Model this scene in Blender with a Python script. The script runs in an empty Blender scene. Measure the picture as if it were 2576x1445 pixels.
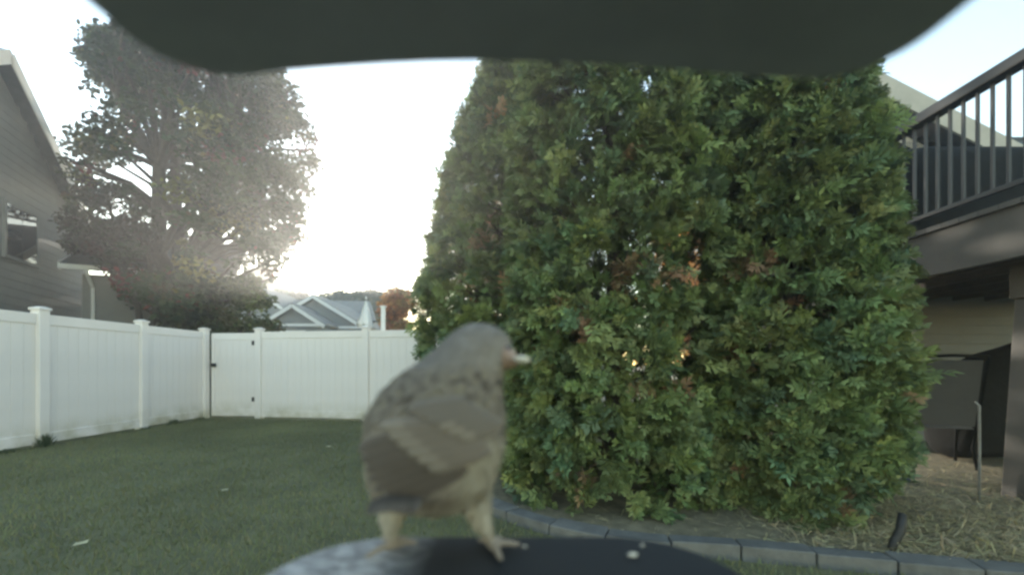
import bpy, bmesh, math, random
import numpy as np
from mathutils import Vector, Matrix, noise as mnoise

random.seed(7)
rng = np.random.default_rng(11)
R = math.radians
scene = bpy.context.scene
col = scene.collection

# ------------------------------------------------------------------ camera
CAM_Z = 1.08
FPX = 1081.0                      # focal length in units of a 2576 wide picture
cam_d = bpy.data.cameras.new('camera')
cam_d.sensor_width = 36.0
cam_d.lens = 36.0 * FPX / 2576.0
cam_d.shift_y = 196.5 / 2576.0
cam_d.clip_start = 0.005
cam_d.clip_end = 3000
cam_d.dof.use_dof = True
cam_d.dof.focus_distance = 5.0
cam_d.dof.aperture_fstop = 5.0
cam = bpy.data.objects.new('camera', cam_d)
cam.location = (0, 0, CAM_Z)
cam.rotation_euler = (R(90), 0, 0)
col.objects.link(cam)
scene.camera = cam

# ------------------------------------------------------------------ sky, sun, exposure
SUN_EL, SUN_AZ = 9.0, -22.0       # degrees; azimuth from +Y towards +X
world = bpy.data.worlds.new('World')
scene.world = world
world.use_nodes = True
wn = world.node_tree
bg = wn.nodes['Background']
sky = wn.nodes.new('ShaderNodeTexSky')
sky.sky_type = 'NISHITA'
sky.sun_disc = False
sky.sun_elevation = R(SUN_EL)
sky.sun_rotation = R(SUN_AZ)
sky.air_density = 1.2
sky.dust_density = 0.15
sky.ozone_density = 0.8
bg.inputs['Strength'].default_value = 0.15
wn.links.new(sky.outputs['Color'], bg.inputs['Color'])
sun_d = bpy.data.lights.new('sun', 'SUN')
sun_d.energy = 3.0
sun_d.angle = R(0.6)
sun_d.color = (1.0, 0.91, 0.77)
sun = bpy.data.objects.new('sun', sun_d)
sdir = Vector((math.sin(R(SUN_AZ)) * math.cos(R(SUN_EL)), math.cos(R(SUN_AZ)) * math.cos(R(SUN_EL)), math.sin(R(SUN_EL))))
sun.rotation_euler = sdir.to_track_quat('Z', 'Y').to_euler()
sun.location = sdir * 60
col.objects.link(sun)
scene.view_settings.view_transform = 'Standard'
scene.view_settings.look = 'None'
scene.view_settings.gamma = 1.0
scene.view_settings.exposure = 2.2
scene.render.engine = 'CYCLES'
scene.cycles.use_denoising = True
scene.cycles.volume_bounces = 0
scene.cycles.max_bounces = 5
scene.cycles.filter_width = 2.8
scene.cycles.transparent_max_bounces = 8

# ------------------------------------------------------------------ materials
def new_mat(name):
    m = bpy.data.materials.new(name)
    m.use_nodes = True
    return m, m.node_tree, m.node_tree.nodes['Principled BSDF']

def mat(name, c, rough=0.6, var=0.15, scale=8.0, bump=0.0, bscale=40.0, c2=None, spec=0.4, metallic=0.0, detail=6.0):
    m, nt, p = new_mat(name)
    p.inputs['Roughness'].default_value = rough
    p.inputs['Metallic'].default_value = metallic
    p.inputs['Specular IOR Level'].default_value = spec
    tc = nt.nodes.new('ShaderNodeTexCoord')
    nz = nt.nodes.new('ShaderNodeTexNoise')
    nz.inputs['Scale'].default_value = scale
    nz.inputs['Detail'].default_value = detail
    nz.inputs['Roughness'].default_value = 0.65
    nt.links.new(tc.outputs['Object'], nz.inputs['Vector'])
    rp = nt.nodes.new('ShaderNodeValToRGB')
    a = [v * (1 - var) for v in c]
    b = [min(1, v * (1 + var)) for v in (c2 or c)]
    rp.color_ramp.elements[0].position = 0.3
    rp.color_ramp.elements[1].position = 0.7
    rp.color_ramp.elements[0].color = (*a, 1)
    rp.color_ramp.elements[1].color = (*b, 1)
    nt.links.new(nz.outputs['Fac'], rp.inputs['Fac'])
    nt.links.new(rp.outputs['Color'], p.inputs['Base Color'])
    if bump:
        n2 = nt.nodes.new('ShaderNodeTexNoise')
        n2.inputs['Scale'].default_value = bscale
        n2.inputs['Detail'].default_value = 5
        nt.links.new(tc.outputs['Object'], n2.inputs['Vector'])
        bp = nt.nodes.new('ShaderNodeBump')
        bp.inputs['Strength'].default_value = bump
        bp.inputs['Distance'].default_value = 0.01
        nt.links.new(n2.outputs['Fac'], bp.inputs['Height'])
        nt.links.new(bp.outputs['Normal'], p.inputs['Normal'])
    return m

def col_mat(name, rough=0.6, transl=0.0, spec=0.3):
    """colour from the mesh's own 'col' attribute (a leaf's, blade's or feather's own colour)"""
    m, nt, p = new_mat(name)
    at_ = nt.nodes.new('ShaderNodeAttribute')
    at_.attribute_name = 'col'
    p.inputs['Roughness'].default_value = rough
    p.inputs['Specular IOR Level'].default_value = spec
    nt.links.new(at_.outputs['Color'], p.inputs['Base Color'])
    if transl:
        t = nt.nodes.new('ShaderNodeBsdfTranslucent')
        nt.links.new(at_.outputs['Color'], t.inputs['Color'])
        mx = nt.nodes.new('ShaderNodeMixShader')
        mx.inputs['Fac'].default_value = transl
        nt.links.new(p.outputs[0], mx.inputs[1])
        nt.links.new(t.outputs[0], mx.inputs[2])
        nt.links.new(mx.outputs[0], nt.nodes['Material Output'].inputs['Surface'])
    return m

def glass_mat(name, c=(0.02, 0.025, 0.03)):
    m, nt, p = new_mat(name)
    p.inputs['Base Color'].default_value = (*c, 1)
    p.inputs['Roughness'].default_value = 0.06
    p.inputs['Specular IOR Level'].default_value = 0.8
    return m

M = {}
M['vinyl'] = mat('white_vinyl', (0.77, 0.73, 0.69), 0.5, 0.05, 1.3, 0.02, 12)
def add_grime(m, z0, z1, c):
    nt = m.node_tree; p = nt.nodes['Principled BSDF']
    src = p.inputs['Base Color'].links[0].from_socket
    tc = nt.nodes.new('ShaderNodeTexCoord'); sx = nt.nodes.new('ShaderNodeSeparateXYZ')
    nt.links.new(tc.outputs['Object'], sx.inputs[0])
    nz = nt.nodes.new('ShaderNodeTexNoise'); nz.inputs['Scale'].default_value = 3.5; nz.inputs['Detail'].default_value = 8
    geo = nt.nodes.new('ShaderNodeNewGeometry'); nt.links.new(geo.outputs['Position'], nz.inputs['Vector'])
    mr = nt.nodes.new('ShaderNodeMapRange'); mr.inputs['From Min'].default_value = z1; mr.inputs['From Max'].default_value = z0
    mr.interpolation_type = 'SMOOTHSTEP'
    nt.links.new(sx.outputs['Z'], mr.inputs['Value'])
    r2 = nt.nodes.new('ShaderNodeMapRange'); r2.inputs['From Min'].default_value = .35; r2.inputs['From Max'].default_value = .7
    nt.links.new(nz.outputs['Fac'], r2.inputs['Value'])
    ml = nt.nodes.new('ShaderNodeMath'); ml.operation = 'MULTIPLY'; ml.use_clamp = True
    nt.links.new(mr.outputs['Result'], ml.inputs[0]); nt.links.new(r2.outputs['Result'], ml.inputs[1])
    mx = nt.nodes.new('ShaderNodeMix'); mx.data_type = 'RGBA'; mx.inputs['B'].default_value = (*c, 1)
    nt.links.new(ml.outputs[0], mx.inputs['Factor']); nt.links.new(src, mx.inputs['A']); nt.links.new(mx.outputs['Result'], p.inputs['Base Color'])
add_grime(M['vinyl'], 0.0, 0.42, (0.40, 0.37, 0.24))
M['bark'] = mat('bark', (0.075, 0.06, 0.048), 0.9, 0.4, 14, 0.8, 30)
M['leaf'] = col_mat('leaf', 0.6, 0.14)
M['autumn'] = col_mat('autumn_leaf', 0.6, 0.5)
M['conifer'] = col_mat('conifer_spray', 0.55, 0.18)
M['grass'] = col_mat('grass_blade', 0.6, 0.2)
M['feather'] = col_mat('feather', 0.8, 0.0, 0.15)
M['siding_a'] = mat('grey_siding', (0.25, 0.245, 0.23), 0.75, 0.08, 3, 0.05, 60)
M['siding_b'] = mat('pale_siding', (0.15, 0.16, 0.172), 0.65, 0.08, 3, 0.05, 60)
M['siding_far'] = mat('far_grey_siding', (0.24, 0.25, 0.25), 0.7, 0.1, 1)
M['trim'] = mat('white_trim', (0.78, 0.78, 0.76), 0.5, 0.06, 3)
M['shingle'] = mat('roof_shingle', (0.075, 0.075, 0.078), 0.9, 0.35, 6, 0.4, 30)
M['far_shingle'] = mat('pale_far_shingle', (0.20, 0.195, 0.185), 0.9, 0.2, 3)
M['glass'] = glass_mat('window_glass')
M['deck_trim'] = mat('taupe_deck_trim', (0.078, 0.073, 0.066), 0.7, 0.15, 4, 0.1, 30)
M['soffit'] = mat('beige_soffit', (0.42, 0.39, 0.33), 0.6, 0.1, 4)
M['rail'] = mat('dark_rail', (0.016, 0.017, 0.018), 0.5, 0.2, 8)
M['cover'] = mat('black_cover', (0.010, 0.011, 0.011), 0.9, 0.3, 9, 0.5, 18, spec=0.1)
M['darkwood'] = mat('dark_joist', (0.06, 0.05, 0.04), 0.8, 0.3, 8)
M['concrete'] = mat('concrete_block', (0.125, 0.125, 0.115), 0.9, 0.25, 9, 0.35, 60)
M['plastic'] = mat('black_plastic', (0.33, 0.325, 0.335), 0.7, 0.14, 18, 0.08, 300)
M['soil'] = mat('lawn_soil', (0.11, 0.115, 0.06), 0.95, 0.3, 2.0, 0.6, 30, c2=(0.13, 0.13, 0.065))
M['mulch'] = mat('mulch_soil', (0.20, 0.17, 0.105), 0.95, 0.35, 10, 0.8, 40)
M['greybin'] = mat('grey_plastic', (0.10, 0.102, 0.105), 0.6, 0.1, 6)
M['metal'] = mat('galvanised_metal', (0.25, 0.25, 0.24), 0.5, 0.2, 20, metallic=0.3)
M['canvas'] = mat('white_canvas', (0.75, 0.75, 0.72), 0.8, 0.08, 8)
M['red'] = mat('red_plastic', (0.14, 0.05, 0.035), 0.6, 0.2, 10)
M['horn'] = mat('horn_beak', (0.36, 0.26, 0.20), 0.5, 0.2, 300)
M['seed'] = mat('pale_seed', (0.72, 0.68, 0.55), 0.6, 0.12, 300)
M['eye'] = glass_mat('bird_eye', (0.005, 0.004, 0.004))
M['pot'] = mat('dark_stake', (0.02, 0.02, 0.018), 0.6, 0.2, 20)

# ------------------------------------------------------------------ helpers
class MB:
    def __init__(s):
        s.v, s.f = [], []
    def add(s, vs, fs):
        o = len(s.v)
        s.v += [tuple(v) for v in vs]
        s.f += [tuple(i + o for i in f) for f in fs]
        return s
    def box(s, a, b):
        (x0, y0, z0), (x1, y1, z1) = a, b
        return s.add([(x0, y0, z0), (x1, y0, z0), (x1, y1, z0), (x0, y1, z0), (x0, y0, z1), (x1, y0, z1), (x1, y1, z1), (x0, y1, z1)],
                     [(3, 2, 1, 0), (4, 5, 6, 7), (0, 1, 5, 4), (1, 2, 6, 5), (2, 3, 7, 6), (3, 0, 4, 7)])
    def hexa(s, p):
        return s.add(p, [(3, 2, 1, 0), (4, 5, 6, 7), (0, 1, 5, 4), (1, 2, 6, 5), (2, 3, 7, 6), (3, 0, 4, 7)])
    def bar(s, a, b, w, h, up=(0, 0, 1)):
        a, b = Vector(a), Vector(b)
        d = (b - a).normalized()
        sd = d.cross(Vector(up))
        if sd.length < 1e-4:
            sd = d.cross(Vector((1, 0, 0)))
        sd.normalize()
        u = sd.cross(d).normalized()
        sd, u = sd * w / 2, u * h / 2
        return s.hexa([a - sd - u, a + sd - u, b + sd - u, b - sd - u, a - sd + u, a + sd + u, b + sd + u, b - sd + u])
    def tube(s, pts, rads, n=8, cap=True):
        pts = [Vector(p) for p in pts]
        if not hasattr(rads, '__len__'):
            rads = [rads] * len(pts)
        rings = []
        ref = None
        for i, p in enumerate(pts):
            d = (pts[min(i + 1, len(pts) - 1)] - pts[max(i - 1, 0)]).normalized()
            if ref is None:
                ref = Vector((0, 0, 1)) if abs(d.z) < 0.9 else Vector((1, 0, 0))
            a = d.cross(ref)
            if a.length < 1e-5:
                a = d.cross(Vector((0.3, 1, 0.2)))
            a.normalize()
            b = a.cross(d).normalized()
            ref = b
            rings.append([p + (a * math.cos(t) + b * math.sin(t)) * rads[i] for t in [2 * math.pi * k / n for k in range(n)]])
        vs = [v for r in rings for v in r]
        fs = []
        for i in range(len(pts) - 1):
            for k in range(n):
                k2 = (k + 1) % n
                fs.append((i * n + k, i * n + k2, (i + 1) * n + k2, (i + 1) * n + k))
        if cap:
            fs.append(tuple(range(n))[::-1])
            fs.append(tuple((len(pts) - 1) * n + k for k in range(n)))
        return s.add(vs, fs)
    def prism(s, poly, ext):
        """poly: list of 3D points, extruded by vector ext"""
        n = len(poly)
        e = Vector(ext)
        vs = [Vector(p) for p in poly] + [Vector(p) + e for p in poly]
        fs = [tuple(range(n))[::-1], tuple(range(n, 2 * n))] + [(i, (i + 1) % n, n + (i + 1) % n, n + i) for i in range(n)]
        return s.add(vs, fs)
    def mesh(s, name, m, smooth=False):
        me = bpy.data.meshes.new(name)
        me.from_pydata(s.v, [], s.f)
        bm = bmesh.new(); bm.from_mesh(me)
        bmesh.ops.recalc_face_normals(bm, faces=bm.faces)
        bm.to_mesh(me); bm.free()
        me.materials.append(m)
        if smooth:
            me.polygons.foreach_set('use_smooth', [True] * len(me.polygons))
        return me
    def build(s, name, m, parent=None, bevel=0.0, smooth=False, seg=2):
        o = bpy.data.objects.new(name, s.mesh(name, m, smooth))
        col.objects.link(o)
        o.parent = parent
        if bevel:
            b = o.modifiers.new('bevel', 'BEVEL')
            b.width = bevel; b.segments = seg; b.limit_method = 'ANGLE'
        return o

def place(name, me, parent=None, loc=(0, 0, 0), rz=0.0):
    o = bpy.data.objects.new(name, me)
    col.objects.link(o)
    o.parent = parent
    o.location = loc
    o.rotation_euler = (0, 0, rz)
    return o

def tag(o, label=None, cat=None, group=None, kind=None):
    if label: o['label'] = label
    if cat: o['category'] = cat
    if group: o['group'] = group
    if kind: o['kind'] = kind
    return o

def empty(name, loc=(0, 0, 0), rz=0.0):
    o = bpy.data.objects.new(name, None)
    o.empty_display_size = 0.1
    o.location = loc
    o.rotation_euler = (0, 0, rz)
    col.objects.link(o)
    return o

def scatter_mesh(name, T, F, pos, Rm, scl, colors, m, parent=None):
    """one mesh of many small shapes: T (k,3) template, F faces (all of one size), pos (n,3), Rm (n,3,3), scl (n,) or (n,3), colors (n,3)"""
    T = np.asarray(T, float); F = np.asarray(F, int)
    n, k = len(pos), T.shape[-2]
    if T.ndim == 2:
        T = T[None]
    scl = np.asarray(scl, float)
    if scl.ndim == 1:
        scl = np.repeat(scl[:, None], 3, 1)
    V = np.einsum('nij,nkj->nki', Rm, T * scl[:, None, :]) + np.asarray(pos)[:, None, :]
    V = V.reshape(-1, 3)
    fs = F.shape[1]
    FF = (F[None] + (np.arange(n) * k)[:, None, None]).reshape(-1)
    me = bpy.data.meshes.new(name)
    nf = n * len(F)
    me.vertices.add(len(V)); me.vertices.foreach_set('co', V.astype(np.float32).ravel())
    me.loops.add(len(FF)); me.loops.foreach_set('vertex_index', FF.astype(np.int32))
    me.polygons.add(nf)
    me.polygons.foreach_set('loop_start', (np.arange(nf) * fs).astype(np.int32))
    me.polygons.foreach_set('loop_total', np.full(nf, fs, np.int32))
    me.update(calc_edges=True)
    ca = me.color_attributes.new('col', 'FLOAT_COLOR', 'POINT')
    C4 = np.ones((n, k, 4), np.float32)
    C4[:, :, :3] = np.asarray(colors)[:, None, :]
    ca.data.foreach_set('color', C4.ravel())
    me.materials.append(m)
    o = bpy.data.objects.new(name, me)
    col.objects.link(o)
    o.parent = parent
    return o

def norm(a):
    return a / np.maximum(1e-9, np.linalg.norm(a, axis=-1, keepdims=True))

def frames(x, nrm):
    """rotation matrices whose columns are x axis, y axis, z axis (normal)"""
    x = norm(x)
    z = norm(nrm - (nrm * x).sum(-1, keepdims=True) * x)
    y = np.cross(z, x)
    return np.stack([x, y, z], axis=-1)

def rand_dirs(n):
    return norm(rng.normal(size=(n, 3)))

def pick_colors(n, palette, weights, jit=0.2):
    P = np.array(palette)
    c = P[rng.choice(len(P), n, p=np.array(weights) / sum(weights))]
    return np.clip(c * (1 + rng.uniform(-jit, jit, (n, 1))) * (1 + rng.uniform(-0.08, 0.08, (n, 3))), 0, 1)

LEAF_T = [(0, 0, 0), (0.35, 0.28, 0.05), (0.7, 0.24, 0.03), (1, 0, -0.06), (0.7, -0.24, 0.03), (0.35, -0.28, 0.05)]
LEAF_F = [(0, 1, 2, 3), (0, 3, 4, 5)]

# ------------------------------------------------------------------ ground
def sheet(name, xs, ys, zf, m, kind='structure'):
    mb = MB()
    nx, ny = len(xs), len(ys)
    vs = [(x, y, zf(x, y)) for y in ys for x in xs]
    fs = [(j * nx + i, j * nx + i + 1, (j + 1) * nx + i + 1, (j + 1) * nx + i) for j in range(ny - 1) for i in range(nx - 1)]
    mb.add(vs, fs)
    o = mb.build(name, m, smooth=True)
    o['kind'] = kind
    return o

gx = [-1500, -300, -80, -40, -20] + list(np.linspace(-14, 14, 57)) + [20, 40, 80, 300, 1500]
gy = [-1500, -300, -60, -20] + list(np.linspace(-8, 14, 45)) + [20, 40, 80, 300, 1500]
def gz(x, y):
    if abs(x) > 13 or y > 13 or y < -7:
        return 0.0
    return 0.012 * mnoise.noise(Vector((x * 0.7, y * 0.7, 3.1)))
sheet('ground', gx, gy, gz, M['soil'])

# kerb line (top view), lawn on the camera side, mulch bed behind
KERB = [(-1.35, 5.2), (-0.85, 4.15), (-0.42, 3.45), (-0.12, 3.06), (0.28, 2.70), (0.73, 2.48), (1.27, 2.38), (1.75, 2.27), (2.55, 2.09), (3.6, 1.93), (4.6, 1.8), (5.6, 1.7)]
def catmull(P, per):
    P = [Vector((*p, 0)) for p in P]
    out = []
    for i in range(len(P) - 1):
        p0, p1, p2, p3 = P[max(i - 1, 0)], P[i], P[i + 1], P[min(i + 2, len(P) - 1)]
        for k in range(per):
            t = k / per
            out.append(0.5 * ((2 * p1) + (p2 - p0) * t + (2 * p0 - 5 * p1 + 4 * p2 - p3) * t * t + (3 * p1 - p0 - 3 * p2 + p3) * t ** 3))
    out.append(P[-1])
    return out
kline = catmull(KERB, 24)
KX = np.array([p.x for p in kline]); KY = np.array([p.y for p in kline])
def kerb_y(x):
    return np.interp(x, KX, KY)

# mulch bed sheet behind the kerb
mxs = np.linspace(-1.3, 5.5, 60)
mb = MB(); vs = []; fs = []
for j in range(14):
    t = j / 13
    for i, x in enumerate(mxs):
        y0 = float(kerb_y(x)) + 0.1
        y = y0 + (7.5 - y0) * t ** 1.5
        vs.append((x, y, 0.03 + 0.02 * mnoise.noise(Vector((x * 3, y * 3, 0)))))
nx = len(mxs)
fs = [(j * nx + i, j * nx + i + 1, (j + 1) * nx + i + 1, (j + 1) * nx + i) for j in range(13) for i in range(nx - 1)]
mb.add(vs, fs)
bed = mb.build('planting_bed', M['mulch'], smooth=True)
bed['kind'] = 'structure'

# concrete edging, block by block
edging = empty('concrete_edging', (0.7, 2.5, 0))
tag(edging, 'curved grey concrete block edging between the lawn and the hedge bed', 'edging')
L = 0.0; s_acc = [0.0]
for i in range(1, len(kline)):
    L += (kline[i] - kline[i - 1]).length; s_acc.append(L)
def along(s):
    s = max(0, min(L - 1e-4, s))
    i = int(np.searchsorted(s_acc, s)); i = max(1, min(i, len(kline) - 1))
    t = (s - s_acc[i - 1]) / (s_acc[i] - s_acc[i - 1])
    p = kline[i - 1].lerp(kline[i], t); d = (kline[i] - kline[i - 1]).normalized()
    return p, d
s = 0.0
eoff = Vector(edging.location)
while s < L - 0.3:
    bl = 0.37
    mb = MB(); ring = []
    w0, w1 = 0.0, 0.135
    hz = 0.075 + random.uniform(-0.006, 0.006)
    tilt = random.uniform(-0.006, 0.006)
    vsb = []
    for k in range(4):
        p, d = along(s + 0.004 + (bl - 0.008) * k / 3)
        nrm = Vector((-d.y, d.x, 0))
        for (w, z) in ((w0, -0.04), (w1, -0.04), (w1, hz + tilt), (w0, hz - tilt)):
            q = p + nrm * w + Vector((0, 0, z)) - eoff
            vsb.append(q)
    fsb = [(3, 2, 1, 0), (12, 13, 14, 15)]
    for k in range(3):
        for c in range(4):
            c2 = (c + 1) % 4
            fsb.append((k * 4 + c, k * 4 + c2, k * 4 + 4 + c2, k * 4 + 4 + c))
    mb.add(vsb, fsb).build('edging_block', M['concrete'], edging, bevel=0.008)
    s += bl

# grass
def grass(n, xr, yr, size, name):
    x = rng.uniform(*xr, n); d = yr[0] + (yr[1] - yr[0]) * rng.uniform(0, 1, n) ** 1.25
    ok = (d < kerb_y(np.clip(x, -1.35, 5.6)) - 0.02) | (x < -1.3)
    ok &= (np.abs(x) < d * 1.35 + 0.6) & (x > -6.25) & (d < 8.75 - (x + 5.2) * 0.16)
    x, d = x[ok], d[ok]; n = len(x)
    z = np.zeros(n)
    dirs = norm(np.stack([rng.normal(0, 0.45, n), rng.normal(0, 0.45, n), np.ones(n)], -1))
    nr = norm(np.stack([rng.normal(0, 1, n), rng.normal(0, 1, n), np.zeros(n)], -1))
    Rm = frames(dirs, nr)
    h = size * rng.uniform(0.6, 1.4, n)
    patch = np.array([mnoise.noise(Vector((a * 0.9, b * 0.9, 0))) for a, b in zip(x, d)])
    c = pick_colors(n, [(0.17, 0.18, 0.08), (0.195, 0.20, 0.088), (0.22, 0.205, 0.10), (0.155, 0.175, 0.085)], [4, 4, 1.6, 2], 0.08)
    c *= (1 + 0.3 * patch)[:, None]
    T = [(0, -0.07, 0), (0, 0.07, 0), (0.6, 0.05, 0.05), (0.6, -0.05, 0.05), (1, 0, 0.2)]
    return scatter_mesh(name, T, [(0, 1, 2), (0, 2, 3), (3, 2, 4)], np.stack([x, d, z], -1), Rm, h, c, M['grass'])
g = grass(210000, (-6.3, 4.5), (0.9, 9.2), 0.034, 'lawn_grass')
tag(g, 'short green lawn grass in front of the white fence', 'grass', kind='stuff')
# tufts left uncut along the fence foot
n = 2600
t = rng.uniform(4.3, 8.9, n)
tx = -6.24 + np.abs(rng.normal(0, 0.035, n)); 
clump = np.array([max(0.15, mnoise.noise(Vector((a * 3.1, 7, 0))) * 1.6 + 0.3) for a in t])
clump += 1.5 * np.exp(-((t - 5.72) / 0.07) ** 2)
dirs = norm(np.stack([rng.normal(0.1, 0.3, n), rng.normal(0, 0.3, n), np.ones(n)], -1))
g2 = scatter_mesh('fence_foot_grass', [(0, -0.05, 0), (0, 0.05, 0), (0.6, 0.04, 0.05), (0.6, -0.04, 0.05), (1, 0, 0.2)],
                  [(0, 1, 2), (0, 2, 3), (3, 2, 4)], np.stack([tx, t, np.zeros(n)], -1),
                  frames(dirs, rand_dirs(n)), 0.085 * clump, pick_colors(n, [(0.05, 0.075, 0.03), (0.07, 0.09, 0.04)], [1, 1]), M['grass'])
tag(g2, 'longer grass tufts along the foot of the left fence', 'grass', kind='stuff')

# straw mulch on the bed at the right
n = 34000
x = rng.uniform(0.4, 5.3, n); y = kerb_y(x) + 0.13 + np.abs(rng.normal(0, 1, n)) * 0.9
ok = (x > 1.9 + rng.normal(0, 0.25, n)) | (rng.uniform(0, 1, n) < 0.03)
x, y = x[ok], y[ok]; n = len(x)
dirs = norm(np.stack([rng.normal(0, 1, n), rng.normal(0, 1, n), rng.normal(0.1, 0.25, n)], -1))
st = scatter_mesh('straw_mulch', [(0, -0.04, 0), (0, 0.04, 0), (1, 0.03, 0.03), (1, -0.03, 0.03)], [(0, 1, 2, 3)],
                  np.stack([x, y, 0.04 + np.abs(rng.normal(0, 0.018, n))], -1), frames(dirs, np.stack([rng.normal(0, .5, n), rng.normal(0, .5, n), np.ones(n)], -1)),
                  rng.uniform(0.025, 0.075, n), pick_colors(n, [(0.44, 0.38, 0.22), (0.37, 0.32, 0.18), (0.29, 0.25, 0.14), (0.50, 0.44, 0.27)], [3, 3, 2, 1], 0.12), M['grass'])
tag(st, 'tan straw mulch spread on the bed under the deck', 'straw', kind='stuff')

# ------------------------------------------------------------------ white vinyl fence
FH = 1.80
post_me = MB().box((-0.065, -0.065, -0.05), (0.065, 0.065, FH + 0.015)).mesh('post', M['vinyl'])
cap_mb = MB().box((-0.078, -0.078, FH + 0.015), (0.078, 0.078, FH + 0.04))
cap_mb.add([(-0.078, -0.078, FH + 0.04), (0.078, -0.078, FH + 0.04), (0.078, 0.078, FH + 0.04), (-0.078, 0.078, FH + 0.04),
            (-0.03, -0.03, FH + 0.062), (0.03, -0.03, FH + 0.062), (0.03, 0.03, FH + 0.062), (-0.03, 0.03, FH + 0.062)],
           [(4, 5, 6, 7), (0, 1, 5, 4), (1, 2, 6, 5), (2, 3, 7, 6), (3, 0, 4, 7)])
cap_me = cap_mb.mesh('post_cap', M['vinyl'])
def fence_run(name, pts, label, skip_posts=()):
    root = empty(name, (pts[0][0], pts[0][1], 0))
    tag(root, label, 'fence')
    o0 = Vector((pts[0][0], pts[0][1], 0))
    for i, p in enumerate(pts):
        if i in skip_posts: continue
        a = pts[min(i + 1, len(pts) - 1)]; b = pts[max(i - 1, 0)]
        ang = math.atan2(a[1] - b[1], a[0] - b[0])
        po = place('post', post_me, root, (p[0] - o0.x, p[1] - o0.y, random.uniform(-0.006, 0.006)), ang + random.uniform(-.01, .01))
        m_ = po.modifiers.new('bevel', 'BEVEL'); m_.width = 0.008; m_.segments = 2
        place('post_cap', cap_me, po)
    for i in range(len(pts) - 1):
        a, b = Vector((*pts[i], 0)), Vector((*pts[i + 1], 0))
        panel(root, a - o0, b - o0)
    return root
board_cache = {}
def panel(root, a, b, h0=0.04, h1=FH - 0.03, rail=True, inset=0.06):
    d = (b - a); Lp = d.length; d.normalize()
    ang = math.atan2(d.y, d.x)
    for (z0, z1, w) in ((h1 - 0.14, h1, 0.045), (h0, h0 + 0.14, 0.045)):
        rm = MB().box((inset, -w / 2, z0), (Lp - inset, w / 2, z1))
        ro = rm.build('rail', M['vinyl'], root, bevel=0.006)
        ro.location = a; ro.rotation_euler = (0, 0, ang)
    nb = max(3, round((Lp - 2 * inset) / 0.152))
    bw = (Lp - 2 * inset) / nb
    key = (round(bw, 4), h0, h1)
    if key not in board_cache:
        g_ = 0.001
        pr = [(-bw / 2 + 0.0008, -0.008 + g_, 0), (-bw / 2 + 0.003, -0.011, 0), (bw / 2 - 0.003, -0.011, 0), (bw / 2 - 0.0008, -0.008 + g_, 0),
              (bw / 2 - 0.0008, 0.008 - g_, 0), (bw / 2 - 0.003, 0.011, 0), (-bw / 2 + 0.003, 0.011, 0), (-bw / 2 + 0.0008, 0.008 - g_, 0)]
        board_cache[key] = MB().prism([(x, y, h0 + 0.13) for x, y, _ in pr], (0, 0, h1 - h0 - 0.26)).mesh('board', M['vinyl'])
    for k in range(nb):
        p = a + d * (inset + bw * (k + 0.5))
        place('board', board_cache[key], root, p + Vector((random.uniform(-.001, .001), random.uniform(-.001, .001), 0)), ang)
fence_run('vinyl_fence', [(-6.3, 2.6), (-6.3, 4.17), (-6.3, 5.74), (-6.3, 7.31), (-6.3, 8.80)],
          'white vinyl privacy fence running along the left side of the lawn')
fence_run('vinyl_fence', [(-5.16, 8.78), (-2.86, 8.44), (-0.46, 8.08), (1.9, 7.75)],
          'white vinyl privacy fence across the back of the lawn, ending behind the hedge')
gate = empty('fence_gate', (-6.2, 8.86, 0))
tag(gate, 'narrow white vinyl gate in the far fence corner', 'gate')
go = Vector(gate.location)
panel(gate, Vector((-6.2, 8.90, 0)) - go, Vector((-5.26, 8.82, 0)) - go, 0.05, FH - 0.05, inset=0.03)
for xx, yy in ((-6.175, 8.895), (-5.285, 8.825)):
    MB().box((xx - .03 - go.x, yy - .028 - go.y, 0.05), (xx + .03 - go.x, yy + .028 - go.y, FH - 0.05)).build('stile', M['vinyl'], gate, bevel=.006)
lt = MB().box((-6.19 - go.x, 8.82 - go.y, 1.06), (-6.10 - go.x, 8.862 - go.y, 1.13)); lt.build('latch', M['rail'], gate, bevel=.005)
for zz in (0.35, 1.5):
    MB().box((-5.32 - go.x, 8.775 - go.y, zz), (-5.24 - go.x, 8.795 - go.y, zz + .09)).build('hinge', M['rail'], gate, bevel=.004)

# ------------------------------------------------------------------ trees
def limb(mb, a, d, l, r, depth, spread, tips, up=0.25):
    pts = [Vector(a)]; rads = [r]
    d = Vector(d).normalized()
    nseg = 4
    for i in range(nseg):
        d = (d + Vector((random.uniform(-1, 1), random.uniform(-1, 1), random.uniform(-.4, 1) * up)) * 0.16).normalized()
        pts.append(pts[-1] + d * l / nseg); rads.append(r * (1 - 0.45 * (i + 1) / nseg))
    mb.tube(pts, rads, 7 if r > 0.04 else 5, cap=False)
    if depth == 0:
        tips.append(pts[-1]); tips.append(pts[2]); return
    tips.append(pts[-1])
    for k in range(random.choice((2, 3, 3))):
        ax = Vector((random.uniform(-1, 1), random.uniform(-1, 1), random.uniform(-.2, 1))).normalized()
        nd = (d + ax * spread).normalized()
        st = pts[-1] if k == 0 else pts[random.choice((2, 3, 4))]
        limb(mb, st, nd, l * random.uniform(0.6, 0.8), rads[-1] * random.uniform(0.7, 0.95), depth - 1, spread, tips, up)

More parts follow.
